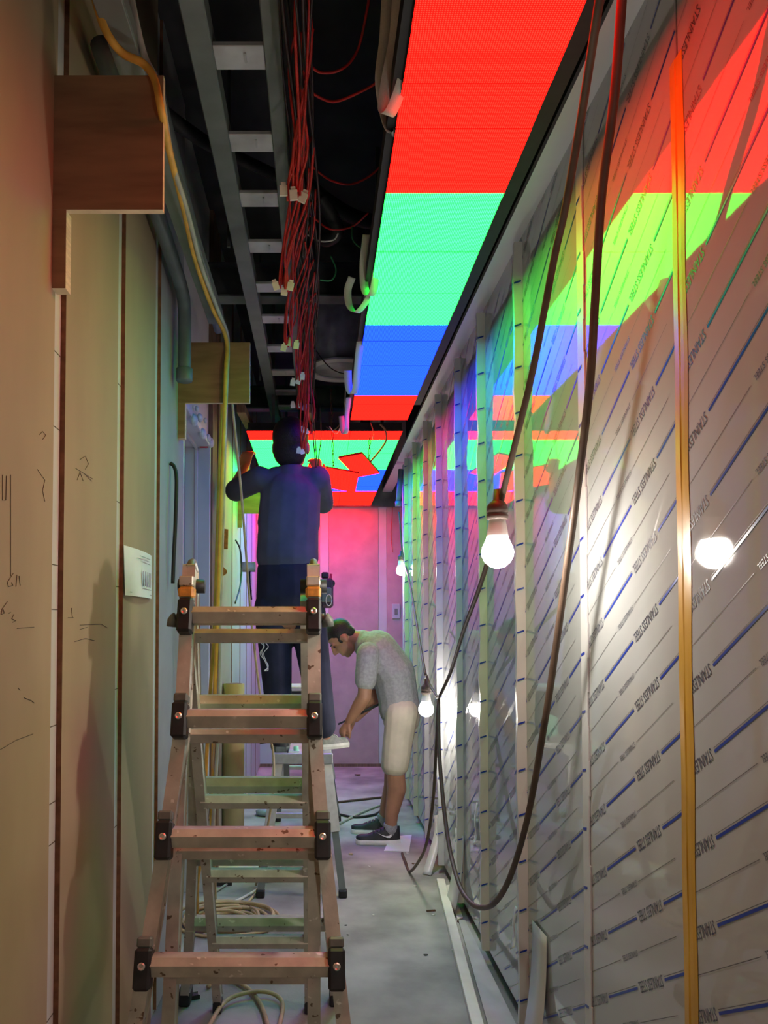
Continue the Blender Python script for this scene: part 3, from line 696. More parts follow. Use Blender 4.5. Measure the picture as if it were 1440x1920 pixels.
for gi, (px, py, yy, nw, _) in enumerate(groups):
    e = PY(px, py, yy)
    t = thing('red_wire_group', names[gi], 'wires', e, 'red wire groups with white plugs')
    wm = MB()
    for k in range(nw + 1):
        ex = e + V((rnd.uniform(-.022, .022), rnd.uniform(-.02, .02), rnd.uniform(-.01, .025)))
        y0 = yy - rnd.uniform(.30, .75)
        st = V((-.03 + rnd.uniform(-.025, .025), y0, 2.80 + rnd.uniform(-.03, .03)))
        m1 = st.lerp(ex, .4) + V((rnd.uniform(-.03, .03), 0, .05 + rnd.uniform(-.02, .03)))
        m2 = st.lerp(ex, .78) + V((rnd.uniform(-.02, .02), 0, .03 + rnd.uniform(-.01, .02)))
        wm.tube(spline([st, m1, m2, ex + V((0, -.02, .03)), ex], 6), .0042 if k % 2 else .0034, 6)
    wm.build('wires', 'red_wire', t, True)
    for k in range(2 if gi > 4 else 3):
        o = e + V(((k - 1) * .026 + rnd.uniform(-.006, .006), rnd.uniform(-.02, .02), rnd.uniform(-.022, .012)))
        a = rnd.uniform(-.5, .5); u = V((math.cos(a), 0, math.sin(a))); v = V((0, .96, .28)); wv = u.cross(v)
        b = MB(); sx, sy, sz = .022, .016, .026
        b.obox(o - u * sx / 2, u * sx, v * sy, wv * sz); b.obox(o - u * sx * .32 + v * sy * .2 + wv * sz, u * sx * .64, v * sy * .6, wv * .009)
        b.build('plug', 'connector', t)
for pts, lab in (([PY(568, 105, 2.0), PY(598, 135, 2.1), PY(640, 130, 2.1), PY(670, 95, 2.1), PY(688, 20, 2.0), PY(700, -60, 1.95)], 'thin red wire loop high against the dark void'),
                 ([PY(568, 160, 2.12), PY(598, 182, 2.15), PY(630, 190, 2.15), PY(680, 170, 2.1), PY(715, 148, 2.0), PY(735, 120, 1.95)], 'red wire drooping towards the grey ribbon cables'),
                 ([PY(574, 300, 2.7), PY(600, 325, 2.8), PY(625, 340, 2.8), PY(660, 345, 2.8), PY(700, 325, 2.8), PY(738, 282, 2.7)], 'sagging red wire left of the red screen bar'),
                 ([PY(568, 395, 2.9), PY(590, 410, 3.0), PY(620, 430, 3.0), PY(660, 425, 3.0), PY(690, 400, 2.9)], 'thin red wire under the corrugated hoses')):
    cable('loose_wire', pts, .0036, 'red_wire', lab, 'wire', 'loose thin wires in the ceiling void')
for pts, m, lab in (([PY(576, 440, 3.0), PY(600, 452, 3.0), PY(625, 450, 3.0), PY(634, 438, 3.0)], 'white_cable', 'short pale wire loop below the black hoses'),
                    ([PY(660, 425, 3.0), PY(662, 450, 3.0), PY(680, 466, 3.0), PY(698, 462, 3.0)], 'green_wire', 'green wire loop left of the green screen bar'),
                    ([PY(620, 480, 3.1), PY(630, 505, 3.1), PY(622, 525, 3.1), PY(600, 525, 3.1)], 'green_wire', 'dark green wire loop in front of the duct'),
                    ([PY(578, 520, 3.2), PY(580, 640, 3.6), PY(584, 760, 4.0), PY(590, 850, 4.3), PY(600, 930, 4.45)], 'black_cable', 'long black wire hanging past the worker\'s right ear'),
                    ([PY(588, 520, 3.3), PY(592, 640, 3.8), PY(588, 760, 4.2), PY(596, 880, 4.6), PY(608, 935, 4.9)], 'black_cable', 'second black wire hanging right of the red plugs'),
                    ([PY(600, 760, 4.6), PY(602, 820, 4.65), PY(597, 870, 4.7), PY(604, 930, 4.75)], 'black_cable', 'short black wire in front of the green bar'),
                    ([PY(650, 745, 4.5), PY(640, 790, 4.6), PY(625, 806, 4.7), PY(612, 800, 4.7)], 'black_cable', 'black wire curving below the end of the narrow screen'),
                    ([PY(648, 730, 4.58), PY(645, 770, 4.6), PY(636, 806, 4.66), PY(628, 812, 4.7), PY(618, 800, 4.7)], 'white_cable', 'pale wire loop above the far screen'),
                    ([PY(695, 793, 4.72), PY(700, 810, 4.8), PY(699, 825, 4.9)], 'red_wire', 'short red wire hanging from the narrow screen end'),
                    ([PY(580, 640, 4.3), PY(620, 690, 4.3), PY(660, 700, 4.3), PY(680, 670, 4.2)], 'black_cable', 'black wire sagging below the round duct'),
                    ([PY(736, 950, 7.965), PY(735, 975, 7.97), PY(733, 1000, 7.98), PY(736, 1035, 7.98)], 'red_wire', 'red wires dangling on the far end wall')):
    cable('loose_wire', pts, .0032 if m != 'white_cable' else .003, m, lab, 'wire', 'loose thin wires in the ceiling void')
# ribbon cables at the left edge of the narrow screen
def ribbon(pts, label, wd=.032, m='ribbon', side=(1, .3, 0)):
    p = spline(pts, 8); n = len(p)
    sides = [V((1, .3 + .5 * math.sin(i / n * 5), .1)) for i in range(n)]
    return tag(MB().ribbon(p, wd, sides, .0013).build('ribbon_cable', m, None, True), label, 'ribbon cable', 'ribbon cables at the screen edge')
ribbon([PY(782, -30, 1.62), PY(776, 60, 1.68), PY(762, 130, 1.75), PY(742, 190, 1.8), PY(728, 215, 1.82), PY(720, 205, 1.84), PY(726, 160, 1.82), PY(742, 80, 1.78), PY(748, 20, 1.74), PY(752, -60, 1.70)], 'widest grey ribbon cable looped beside the red bar', .034)
ribbon([PY(758, 90, 1.86), PY(756, 170, 1.9), PY(752, 220, 1.93), PY(742, 246, 1.95), PY(730, 244, 1.95), PY(722, 215, 1.95), PY(714, 150, 1.92), PY(722, 80, 1.88), PY(726, 20, 1.84), PY(730, -60, 1.80)], 'second grey ribbon cable loop hanging lowest at the red bar', .030)
ribbon([PY(712, 405, 2.62), PY(708, 450, 2.68), PY(705, 510, 2.74), PY(697, 552, 2.8), PY(685, 545, 2.82), PY(682, 500, 2.8), PY(688, 440, 2.7)], 'green lit ribbon cable hanging beside the green bar', .030)
ribbon([PY(694, 535, 2.9), PY(690, 560, 2.93), PY(670, 585, 2.96), PY(656, 575, 2.98), PY(652, 545, 2.98), PY(660, 520, 2.95)], 'ribbon cable loop pointing away from the green bar', .028)
ribbon([PY(676, 640, 3.4), PY(671, 680, 3.5), PY(668, 720, 3.6), PY(662, 738, 3.65), PY(654, 725, 3.65), PY(652, 695, 3.6)], 'blue lit ribbon cable beside the blue bar', .035)
ribbon([PY(654, 745, 4.2), PY(651, 775, 4.3), PY(650, 805, 4.35), PY(644, 812, 4.4), PY(640, 780, 4.4)], 'ribbon cable ending above the far screen', .03)

# ================================================================== ladder
LD = thing('folding_ladder', 'paint spattered aluminium folding ladder standing open in front', 'ladder', (-.17, 2.3, 0))
HZ = 1.50
def yf(z, back=0): return 2.10 - (HZ - z) * .2533 + back
def yr(z, fwd=0): return 2.15 + (HZ - z) * .535 + fwd
RZ = [1.41, 1.155, .883, .614, .345]
nf = V((0, -math.cos(R(14.2)), math.sin(R(14.2))))
def rail(pts, wd, ht, name, m='alu'):
    b = MB()
    for p, q in zip(pts[:-1], pts[1:]): b.beam(p, q, wd, ht, (1, 0, 0), .003)
    return b.build(name, m, LD)
fl = [(-.337, 1.535), (-.339, 1.12), (-.362, .883), (-.394, .614), (-.466, .03)]
fr = [(-.013, 1.535), (-.009, 1.12), (.010, .883), (.041, .614), (.112, .03)]
for rl in (fl, fr):
    rail([V((x, yf(z), z)) for x, z in rl], .027, .060, 'outer_rail')
    e = rl[-1]; MB().cbox(e[0] - .022, e[0] + .022, yf(.03) - .04, yf(.03) + .04, 0, .05, .006).build('rubber_foot', 'black_plastic', LD)
def lerp_x(rl, z):
    for (xa, za), (xb, zb) in zip(rl[:-1], rl[1:]):
        if zb <= z <= za: return xa + (xb - xa) * (za - z) / (za - zb)
    return rl[-1][0]
for x in (-.346, -.010):
    rail([V((x, yf(1.49, .055), 1.49)), V((x, yf(.05, .055), .05))], .024, .048, 'inner_rail')
    MB().cbox(x - .018, x + .018, yf(.05, .055) - .03, yf(.05, .055) + .03, 0.0, .06, .005).build('rubber_foot', 'black_plastic', LD)
def rung(x0, x1, y, z, name, d=1, s=1.0, m='alu'):
    # six sided tread profile, broad face turned to the climber
    prof = [(-.034, .010), (-.020, .024), (.012, .024), (.024, .0), (.010, -.024), (-.024, -.018)]
    vs = []
    for x in (x0, x1):
        for a, h in prof: vs.append((x, y + a * d * s, z + h * s))
    n = 6; fs = [(k, (k + 1) % n, n + (k + 1) % n, n + k) for k in range(n)] + [tuple(range(n - 1, -1, -1)), tuple(range(n, 2 * n))]
    if d > 0: fs = [f_[::-1] for f_ in fs]
    return MB().add(vs, fs).build(name, m, LD)
for z in RZ:
    xl, xr = lerp_x(fl, z), lerp_x(fr, z)
    rung(xl + .014, xr - .014, yf(z) - .028, z, 'outer_rung')
    rung(-.346, -.010, yf(z - .05, .055), z - .052, 'inner_rung', 1, .8)
    for x in (xl, xr):
        b = MB(); y = yf(z) - .044
        br = MB().beam(V((x, y - .012, z - .045)), V((x, y - .012 + .1 * .2533, z + .040)), .038, .05, (1, 0, 0), .006).build('rung_bracket', 'black_plastic', LD)
        c = V((x, y - .012 + .0135 - .0265, z + .012))
        MB().lathe([(.0085, 0), (.0085, .003), (.006, .005), (.003, .003)], c + V((0, .002, 0)), (0, -1, .25), 14).build('rivet', 'rivet', br)
        MB().beam(V((x, y + .020, z + .038)), V((x, y + .026, z + .060)), .034, .046, (1, 0, 0), .004).build('bracket_cap', 'grey_plastic', br)
# rear half
rl_ = [(-.352, 1.46), (-.372, 1.10), (-.402, .75), (-.446, .345), (-.49, .03)]
rr_ = [(-.018, 1.46), (-.005, 1.10), (.008, .75), (.038, .345), (.062, .03)]
for rl in (rl_, rr_):
    rail([V((x, yr(z, .06), z)) for x, z in rl], .026, .058, 'outer_rail')
    e = rl[-1]; MB().cbox(e[0] - .022, e[0] + .022, yr(.03, .06) - .04, yr(.03, .06) + .04, 0, .055, .006).build('rubber_foot', 'black_plastic', LD)
for x in (-.362, -.034):
    rail([V((x, yr(1.46), 1.46)), V((x, yr(.04), .04))], .024, .048, 'inner_rail')
    MB().cbox(x - .016, x + .016, yr(.04) - .03, yr(.04) + .03, 0, .05, .005).build('rubber_foot', 'black_plastic', LD)
for z in RZ[1:]:
    rung(lerp_x(rl_, z), lerp_x(rr_, z), yr(z, .07), z, 'outer_rung', -1)
    rung(-.362, -.034, yr(z - .03) - .005, z - .04, 'inner_rung', -1, .85)
# hinges at the top
for sx, x in ((-1, -.337), (1, -.013)):
    b = MB(); n = 12
    hg = MB()
    prof = [(math.cos(math.pi * k / n) * .045, math.sin(math.pi * k / n) * .045) for k in range(n + 1)]
    poly = [(2.125 + a, 1.507 + h) for a, h in prof] + [(2.08, 1.43), (2.165, 1.43)]
    vs = [(x - .012, a, h) for a, h in poly] + [(x + .012, a, h) for a, h in poly]; k = len(poly)
    fs = [tuple(range(k)), tuple(range(2 * k - 1, k - 1, -1))] + [(i, k + i, k + (i + 1) % k, (i + 1) % k) for i in range(k)]
    hp = hg.add(vs, fs).build('hinge_plate', 'alu_clean', LD)
    MB().tube([(x - .035, 2.125, 1.49), (x + .035, 2.125, 1.49)], .019, 16).build('hinge_pin', 'black_plastic', hp, True)
    MB().tube([(x, 2.09 + .045 - math.cos(t) * .045, 1.505 + .05 * math.sin(t)) for t in [q * math.pi / 8 for q in range(9)]], .011, 8).build('hinge_cap', 'grey_plastic', hp, True)
    MB().cbox(x - .020, x + .020, 2.03, 2.075, 1.455, 1.485, .006).build('lock_lever', 'orange_plastic', LD)
    MB().cbox(x - .018, x + .018, 2.032, 2.075, 1.487, 1.512, .003).build('lock_block', 'alu', LD)
    q = x + sx * .02
    MB().tube([(q, 2.06, 1.405), (q + sx * .008, 2.06, 1.405)], .012, 14).build('side_pin', 'grey_plastic', LD, True)
    MB().tube([(q + sx * .008, 2.06, 1.405), (q + sx * .012, 2.06, 1.403), (q + sx * .016, 2.06, 1.398), (q + sx * .018, 2.06, 1.382)], .016, 14).build('pin_knob', 'grey_plastic', LD, True)

# ================================================================== work platform
WP = thing('work_platform', 'silver aluminium work platform under the standing worker', 'platform', (-.085, 4.9, 0))
PZT = .715; PY0, PY1 = 4.26, 5.62; PXA, PXB = -.242, .072
for k in range(4):
    xa = PXA + (PXB - PXA) * k / 4; MB().cbox(xa + .002, xa + (PXB - PXA) / 4 - .002, PY0, PY1, PZT - .022, PZT, .003).build('deck_board', 'alu_clean', WP)
MB().cbox(PXA - .004, PXB + .004, PY0 - .008, PY0 + .014, PZT - .055, PZT + .001, .004).build('end_rail', 'alu_clean', WP)
MB().cbox(PXA - .004, PXB + .004, PY1 - .014, PY1 + .008, PZT - .055, PZT + .001, .004).build('end_rail', 'alu_clean', WP)
for x0, xf, y0, yf_ in ((PXA + .03, -.297, PY0 + .03, 4.15), (PXB - .03, .125, PY0 + .03, 4.15), (PXA + .03, -.289, PY1 - .03, 5.76), (PXB - .03, .139, PY1 - .03, 5.76)):
    a, b_ = V((x0, y0, PZT - .03)), V((xf, yf_, .02)); md = a.lerp(b_, .55)
    MB().beam(a, md, .046, .030, (1, 0, 0), .003).build('leg', 'alu_clean', WP)
    MB().beam(a.lerp(b_, .45), b_, .030, .024, (1, 0, 0), .003).build('leg_extension', 'tray', WP)
    MB().cbox(xf - .022, xf + .022, yf_ - .022, yf_ + .022, 0, .04, .005).build('rubber_foot', 'black_plastic', WP)
for y0, yf_ in ((PY0 + .03, 4.15), (PY1 - .03, 5.76)):
    for t in (.25, .42):
        xa = (PXA + .03) + (-.293 - PXA - .03) * t; xb = (PXB - .03) + (.132 - PXB + .03) * t; y = y0 + (yf_ - y0) * t; z = (PZT - .03) * (1 - t)
        MB().cbox(xa, xb, y - .012, y + .012, z - .014, z + .014, .003).build('step_bar', 'alu_clean', WP)
for xa in (-.17, -.02):
    MB().beam(V((xa, PY0 + .01, PZT - .05)), V((xa, PY0 + .12, PZT - .22)), .026, .012, (1, 0, 0), .002).build('brace', 'tray', WP)
# things on the platform
tag(MB().cbox(.03, .052, 4.62, 4.80, PZT, PZT + .15, .003).build('mint_box', 'mint'), 'upright mint green box on the platform by the crouching hands', 'box')
bx = thing('equipment_case', 'white topped black equipment case behind the standing worker\'s legs', 'case', (-.02, 5.2, PZT))
MB().cbox(-.2, .07, 5.1, 5.4, PZT, PZT + .26, .006).build('case_body', 'black_plastic', bx)
MB().cbox(-.205, .075, 5.095, 5.405, PZT + .262, PZT + .29, .004).build('case_lid', 'white_paint', bx)
for k, (x, lab) in enumerate(((-.12, 'green bottle cap lying by the worker\'s left heel'), (-.075, 'green marker cap lying between the worker\'s shoes'))):
    tag(MB().lathe([(.012, 0), (.014, .004), (.014, .026), (.010, .030)], (x, 4.32 + .02 * k, PZT), n=14).build('green_cap', 'mint', None, True), lab, 'cap')
tag(MB().cbox(-.16, -.10, 4.30, 4.36, PZT, PZT + .006, .001).build('paper_scrap', 'paper'), 'scrap of white paper on the platform edge', 'paper')
tag(MB().tube([PY(487, 1393, 4.45), PY(513, 1389, 4.45)], .008, 10).build('screwdriver', 'steel_dark', None, True), 'dark screwdriver sticking out left of the platform', 'screwdriver')

# ================================================================== people
def circ_chain(mb, pts, rs, flat=None):
    for (p, q), (a, b) in zip(zip(pts[:-1], pts[1:]), zip(rs[:-1], rs[1:])): mb.cap(p, a, q, b, flat=flat)
def hand(mb, wrist, d, up, size=1.0, curl=.9, spread=1.0, thumb=1):
    # palm plus five bent fingers; d = along the hand, up = back of the hand
    d = V(d).normalized(); up = V(up); up = (up - d * up.dot(d)).normalized(); s = d.cross(up)
    w_ = V(wrist); pl = .085 * size
    mb.cap(w_, .024 * size, w_ + d * pl * .5, .032 * size, flat=(up, .55)); mb.cap(w_ + d * pl * .4, .034 * size, w_ + d * pl * .85, .036 * size, flat=(up, .5))
    for k, (o, ln) in enumerate(((-.030, .066), (-.010, .078), (.011, .072), (.030, .056))):
        b = w_ + d * pl * .92 + s * o * size * thumb; p = b; a = .25
        for j, fr in enumerate((.45, .32, .23)):
            a += curl * (.55 if j else .3)
            q = p + (d * math.cos(a) - up * math.sin(a) + s * o * .8 * spread * thumb) .normalized() * ln * size * fr * 1.25
            mb.cap(p, (.0098 - .0008 * j) * size, q, (.0092 - .0010 * j) * size, n=8); p = q
    b = w_ + d * pl * .30 - s * .028 * size * thumb
    k1 = b + (d * .7 - s * .6 * thumb - up * .35).normalized() * .038 * size
    k2 = k1 + (d * .9 - s * .15 * thumb - up * .5).normalized() * .034 * size
    mb.cap(b, .014 * size, k1, .0115 * size, n=8); mb.cap(k1, .0115 * size, k2, .0095 * size, n=8)
def shoe(parent, heel, toe, w, m, label=None, swoosh=False, h=.085, solem='sole', side=-1):
    heel, toe = V(heel), V(toe); d = (toe - heel); L = d.length; d.normalize(); s = d.cross(V((0, 0, 1)))
    up = V((0, 0, 1))
    def outline(k): # width along the shoe
        return w * (.36 + .12 * math.sin(min(1, k * 1.3) * math.pi) + .10 * max(0, k - .35) ) * (1 if k < .86 else math.sqrt(max(.02, 1 - ((k - .86) / .15) ** 2))) * (1 if k > .08 else .72 + k * 3.5)
    n = 22; vs = []; prof = [(0, 0), (.35, 0), (1, .0), (1.03, .5), (1, 1)]
    so = MB(); ks = [i / n for i in range(n + 1)]
    lo = [[heel + d * L * k + s * outline(k) * e + up * z for k in ks] for e, z in ((-1, 0), (-1.05, .014), (-.98, .027), (.98, .027), (1.05, .014), (1, 0))]
    vs = [p for row in lo for p in row]; N = n + 1
    fs = [(r * N + i, r * N + i + 1, ((r + 1) % 6) * N + i + 1, ((r + 1) % 6) * N + i) for r in range(6) for i in range(n)]
    fs += [tuple(r * N for r in range(5, -1, -1)), tuple(r * N + n for r in range(6))]
    sh = parent
    so.add(vs, fs); bm = bmesh.new(); me = bpy.data.meshes.new('x')
    up_ = MB()
    def top(k): return .027 + (h - .027) * (1.0 if k < .30 else max(.36, 1 - (k - .30) * 1.45)) * (1 if k < .9 else 1 - (k - .9) * 4)
    rows = 9; vs = []
    for i in ks:
        for r in range(rows):
            t = math.pi * r / (rows - 1); e = math.cos(t); z = math.sin(t) ** .6 if math.sin(t) > 0 else 0
            vs.append(heel + d * L * (.012 + i * .976) + s * outline(i) * .95 * e * (1 - .25 * z) + up * (.024 + (top(i) - .024) * z))
    fs = [(i * rows + r, (i + 1) * rows + r, (i + 1) * rows + r + 1, i * rows + r + 1) for i in range(n) for r in range(rows - 1)]
    fs += [tuple(range(rows)), tuple(range((n + 1) * rows - 1, n * rows - 1, -1))]
    up_.add(vs, fs)
    u = up_.build('shoe', m, sh, True)
    if label: u['label'] = label
    sh = u; so.build('sole', solem, sh)
    lc = MB()
    for k in (.36, .44, .52, .60): 
        c = heel + d * L * k; lc.tube([c + s * e * outline(k) * .5 + up * (top(k) + .003 - .006 * abs(e)) for e in (-1, -.5, 0, .5, 1)], .0035, 6)
    lc.build('laces', m if swoosh else 'grey_cable', sh, True)
    if swoosh:
        pts = [(.20, .62), (.24, .40), (.32, .33), (.46, .42), (.66, .62), (.44, .52), (.33, .47), (.27, .50)]
        pts = [(.62, .66), (.50, .40), (.40, .24), (.33, .22), (.29, .34), (.30, .52), (.34, .40), (.42, .36), (.52, .47)]
        vv = []
        for kx, kz in pts:
            k = kx - .08
            vv.append(heel + d * L * k + s * side * (outline(k) * (.955 - .20 * kz ** 2) + .004) + up * (.027 + kz * (h - .03)))
        vv2 = [p + s * side * .002 for p in vv]; m_ = len(vv)
        MB().add(vv + vv2, [tuple(range(m_)), tuple(range(2 * m_ - 1, m_ - 1, -1))] + [(i, (i + 1) % m_, m_ + (i + 1) % m_, m_ + i) for i in range(m_)]).build('side_mark', 'sole', sh)
def head(mb, c, fwd, up, s=1.0):
    fwd = V(fwd).normalized(); up = V(up); up = (up - fwd * up.dot(fwd)).normalized(); sd = fwd.cross(up)
    rot = Matrix((sd, fwd, up)).transposed()
    c = V(c); P = lambda a, b, z: c + (sd * a + fwd * b + up * z) * s
    mb.sphere(P(0, -.012, .03), .1 * s, (.76, .93, .86), rot, 3)         # skull
    mb.sphere(P(0, .022, -.045), .07 * s, (.86, .92, 1.05), rot, 3)      # face
    mb.sphere(P(0, .055, -.098), .028 * s, (1.1, .9, .8), rot, 2)        # chin
    mb.cap(P(0, .088, .010), .010 * s, P(0, .108, -.028), .014 * s)      # nose
    mb.sphere(P(0, .094, -.032), .012 * s, (1.5, .9, .8), rot, 2)
    mb.sphere(P(0, .080, -.064), .016 * s, (1.5, .7, .45), rot, 2); mb.sphere(P(0, .078, -.076), .015 * s, (1.4, .7, .5), rot, 2)  # lips
    mb.cap(P(-.045, .072, .022), .011 * s, P(.045, .072, .022), .011 * s) # brow
    for e in (-1, 1):
        mb.sphere(P(e * .077, -.012, -.012), .030 * s, (.35, .68, 1.05), rot, 2)
    return P, rot

# ---- worker standing on the platform, seen from behind
YW = 4.40
W = lambda px, py, dy=0: PY(px, py, YW + dy)
A = thing('person', 'person in dark shirt and navy trousers standing on the platform, back turned', 'person', (-.09, YW, PZT))
sk = MB()
hc = W(546, 836, .02)
P, rot = head(sk, hc, (.12, 1, .18), (0, -.15, 1), 1.22)
sk.cap(W(547, 868, .0), .056, W(546, 900, .01), .056)
shL, shR = W(487, 897, .0), W(596, 897, .0)
elL, elR = W(438, 922, .12), W(606, 945, .20)
wrL, wrR = W(459, 878, .30), W(596, 890, .38)
sk.cap(shL, .052, elL, .044); sk.cap(elL, .044, wrL, .030)
sk.cap(shR, .052, elR, .044); sk.cap(elR, .044, wrR, .030)
hand(sk, wrL, (.10, .25, 1), (-.3, -1, .1), 1.02, 1.0, 1, 1)
hand(sk, wrR, (-.15, .3, 1), (.3, -1, .1), 1.02, 1.0, 1, -1)
# trunk and legs under the clothes so the body is one surface
sk.cap(W(546, 925, .01), .08, W(540, 1060), .09, flat=((1, 0, 0), 1.3)); sk.cap(W(540, 1060), .11, W(540, 1150), .11, flat=((1, 0, 0), 1.3))
hipL, hipR = W(512, 1150), W(575, 1150)
knL, knR = W(520, 1290, .02), W(596, 1290, .0)
anL, anR = W(530, 1385, -.01), W(608, 1378, .02)
for a, b_, c_ in ((hipL, knL, anL), (hipR, knR, anR)): sk.cap(a, .085, b_, .055); sk.cap(b_, .055, c_, .038)
body = remesh('body', sk, 'skin', .0065, A, 2)
hr = MB()
hr.sphere(P(0, -.022, .040), .124, (.82, .94, .90), rot, 3); hr.sphere(P(0, -.045, -.02), .104, (.92, .72, 1.0), rot, 3); hr.sphere(P(0, .03, .085), .075, (1.05, 1.1, .6), rot, 2)
remesh('hair', hr, 'hair', .007, A, 2)
st = MB()
fx = ((1, 0, 0), 1.38)
st.cap(W(545, 925, -.005), .118, W(541, 985, 0), .122, flat=((1, 0, 0), 1.42)); st.cap(W(541, 985), .122, W(539, 1040), .124, flat=((1, 0, 0), 1.38)); st.cap(W(539, 1030), .126, W(539, 1048), .127, flat=((1, 0, 0), 1.36))
st.cap(W(500, 905), .066, W(590, 905), .066); st.cap(W(546, 888), .076, W(546, 915), .10); st.cap(W(518, 893), .056, W(574, 893), .056)
st.cap(shL, .070, shL.lerp(elL, .90), .064); st.cap(shR, .070, shR.lerp(elR, .95), .064)
stO = remesh('shirt', st, 'shirt_dark', .008, A, 4)
tr = MB()
tr.cap(W(540, 1066), .122, W(540, 1120), .126, flat=((1, 0, 0), 1.40))
for a, b_, c_ in ((W(512, 1140), knL, W(527, 1368, 0)), (W(574, 1140), knR, W(607, 1362, .01))): tr.cap(a, .106, b_, .080); tr.cap(b_, .080, c_, .068)
remesh('trousers', tr, 'trousers', .008, A, 3)
def shoe_under(person, nm, heel, toe, w_, m, **k): shoe(person, heel, toe, w_, m, **k)
zt = PZT + .001
shoe_under(A, 'work_shoe', (anL.x - .004, anL.y - .085, zt), (anL.x - .03, anL.y + .20, zt), .105, 'shoe_black', label='dark shoe with the heel towards the viewer', h=.095, solem='grey_plastic')
shoe_under(A, 'work_shoe', (anR.x - .05, anR.y - .02, zt), (anR.x + .130, anR.y + .10, zt), .105, 'shoe_grey', label='pale grey shoe pointing right', h=.095, solem='grey_cable')
# belongings on the belt
pc = W(606, 1085, -.02)
pu = thing('tool_pouch', 'dark tool pouch on the standing worker\'s right hip', 'tool pouch', pc - V((0, 0, .16)))
MB().cbox(pc.x - .015, pc.x + .055, pc.y - .05, pc.y + .07, pc.z - .16, pc.z + .0, .012).build('pouch_body', 'pouch', pu)
MB().cbox(pc.x - .012, pc.x + .045, pc.y - .058, pc.y - .045, pc.z - .13, pc.z - .05, .006).build('front_pocket', 'grey_plastic', pu)
MB().tube([(pc.x + .03 + .016 * math.cos(t), pc.y - .062, pc.z - .12 + .03 * math.sin(t)) for t in [q * .45 for q in range(15)]], .003, 6).build('carabiner_ring', 'rivet', pu, True)
MB().cbox(pc.x - .01, pc.x + .03, pc.y - .03, pc.y + .05, pc.z + .0, pc.z + .035, .008).build('flap', 'pouch', pu)
pl = thing('pliers', 'red handled pliers sticking up from the tool pouch', 'pliers', W(613, 1110, -.03))
MB().tube([W(611, 1110, -.03), W(611, 1095, -.03), W(613, 1075, -.03)], .0075, 8).build('handle', 'red_handle', pl, True)
MB().tube([W(617, 1110, -.03), W(619, 1092, -.03), W(621, 1076, -.03)], .0075, 8).build('handle', 'red_handle', pl, True)
cu = thing('cutter', 'dark blue handled cutter in the tool pouch beside the pliers', 'cutter', W(620, 1118, -.05))
MB().sphere(W(622, 1094, -.05), .019, (1, .6, 1.1), sub=2).build('grip_end', 'black_plastic', cu, True); MB().tube([W(621, 1098, -.05), W(619, 1108, -.05), W(612, 1120, -.05)], .012, 10).build('grip', 'blue_handle', cu, True)
tr_ = W(465, 1063, 0)
rl = thing('belt_roll', 'greenish roll hanging at the standing worker\'s left hip', 'tape roll', tr_ - V((0, 0, .03)))
MB().tube([tr_ + V((-.03, 0, 0)), tr_ + V((.04, 0, 0))], .028, 16).build('roll', 'foam', rl, True); MB().tube([tr_ + V((-.034, 0, 0)), tr_ + V((-.03, 0, 0))], .012, 12).build('core', 'black_plastic', rl)
MB().tube([tr_ + V((.01, -.01, -.028)), tr_ + V((.012, -.02, -.10)), tr_ + V((.02, -.01, -.18))], .006, 6).build('hanging_strap', 'black_cable', rl, True)
wt = MB()
for k in range(3):
    o = PY(492, 1190, 4.2)
    wt.tube(spline([o + V((rnd.uniform(-.02, .02), 0, -.02 * k)), o + V((.02 + rnd.uniform(-.02, .02), -.01, -.06)), o + V((-.005 + rnd.uniform(-.01, .02), 0, -.10)), o + V((.03, .01, -.16 - .01 * k)), o + V((.01, 0, -.19))], 6), .0022, 5)
tag(wt.build('string_tangle', 'white_cable', None, True), 'tangle of thin white string hanging by the worker\'s left knee', 'string')

# ---- worker bending down, seen from the side
YB = 5.22
Bp = lambda px, py, dy=0: PY(px, py, YB + dy)
B = thing('person', 'person in grey shirt and beige shorts bending down beside the platform', 'person', (.48, YB, 0))
nr, fa = -.14, .14
sk = MB()
hc2 = Bp(641, 1197, 0)
P2, rot2 = head(sk, hc2, (-.62, 0, -.78), (-.78, 0, .62), .98)
sk.cap(Bp(655, 1196), .055, Bp(684, 1200), .064)
hN, hF = Bp(753, 1335, nr * .65), Bp(753, 1335, fa * .65)
kN, kF = Bp(741, 1440, nr * .7), Bp(737, 1440, fa * .9)
aN, aF = V((Bp(733, 1530, nr * .5).x, 5.19, .085)), V((Bp(722, 1530, fa).x, 5.44, .085))
for h_, k_, a_ in ((hN, kN, aN), (hF, kF, aF)):
    sk.cap(h_, .088, k_, .060)
    cf = k_.lerp(a_, .33) + V((.020, 0, 0)); sk.cap(k_, .058, cf, .062); sk.cap(cf, .062, k_.lerp(a_, .75) , .044); sk.cap(k_.lerp(a_, .7), .045, a_, .037)
sk.cap(Bp(750, 1325), .095, Bp(735, 1250), .09, flat=((0, 1, 0), 1.2)); sk.cap(Bp(735, 1250), .09, Bp(700, 1216), .07, flat=((0, 1, 0), 1.25))
sN, sF = Bp(690, 1225, nr * 1.25), Bp(688, 1222, fa * 1.2)
eN, eF = Bp(683, 1306, nr * 1.2), Bp(700, 1312, fa * 1.2)
wN, wF = Bp(655, 1352, nr * .7), Bp(668, 1346, fa * .5)
sk.cap(sN, .055, eN, .043); sk.cap(eN, .045, eN.lerp(wN, .35), .043); sk.cap(eN.lerp(wN, .35), .043, wN, .028)
sk.cap(sF, .055, eF, .043); sk.cap(eF, .044, wF, .028)
hand(sk, wN, (-.55, .12, -.85), (-.75, -.5, .4), 1.0, 1.1, .6, 1)
hand(sk, wF, (-.8, -.2, -.55), (-.5, .5, .7), 1.0, 1.2, .6, -1)
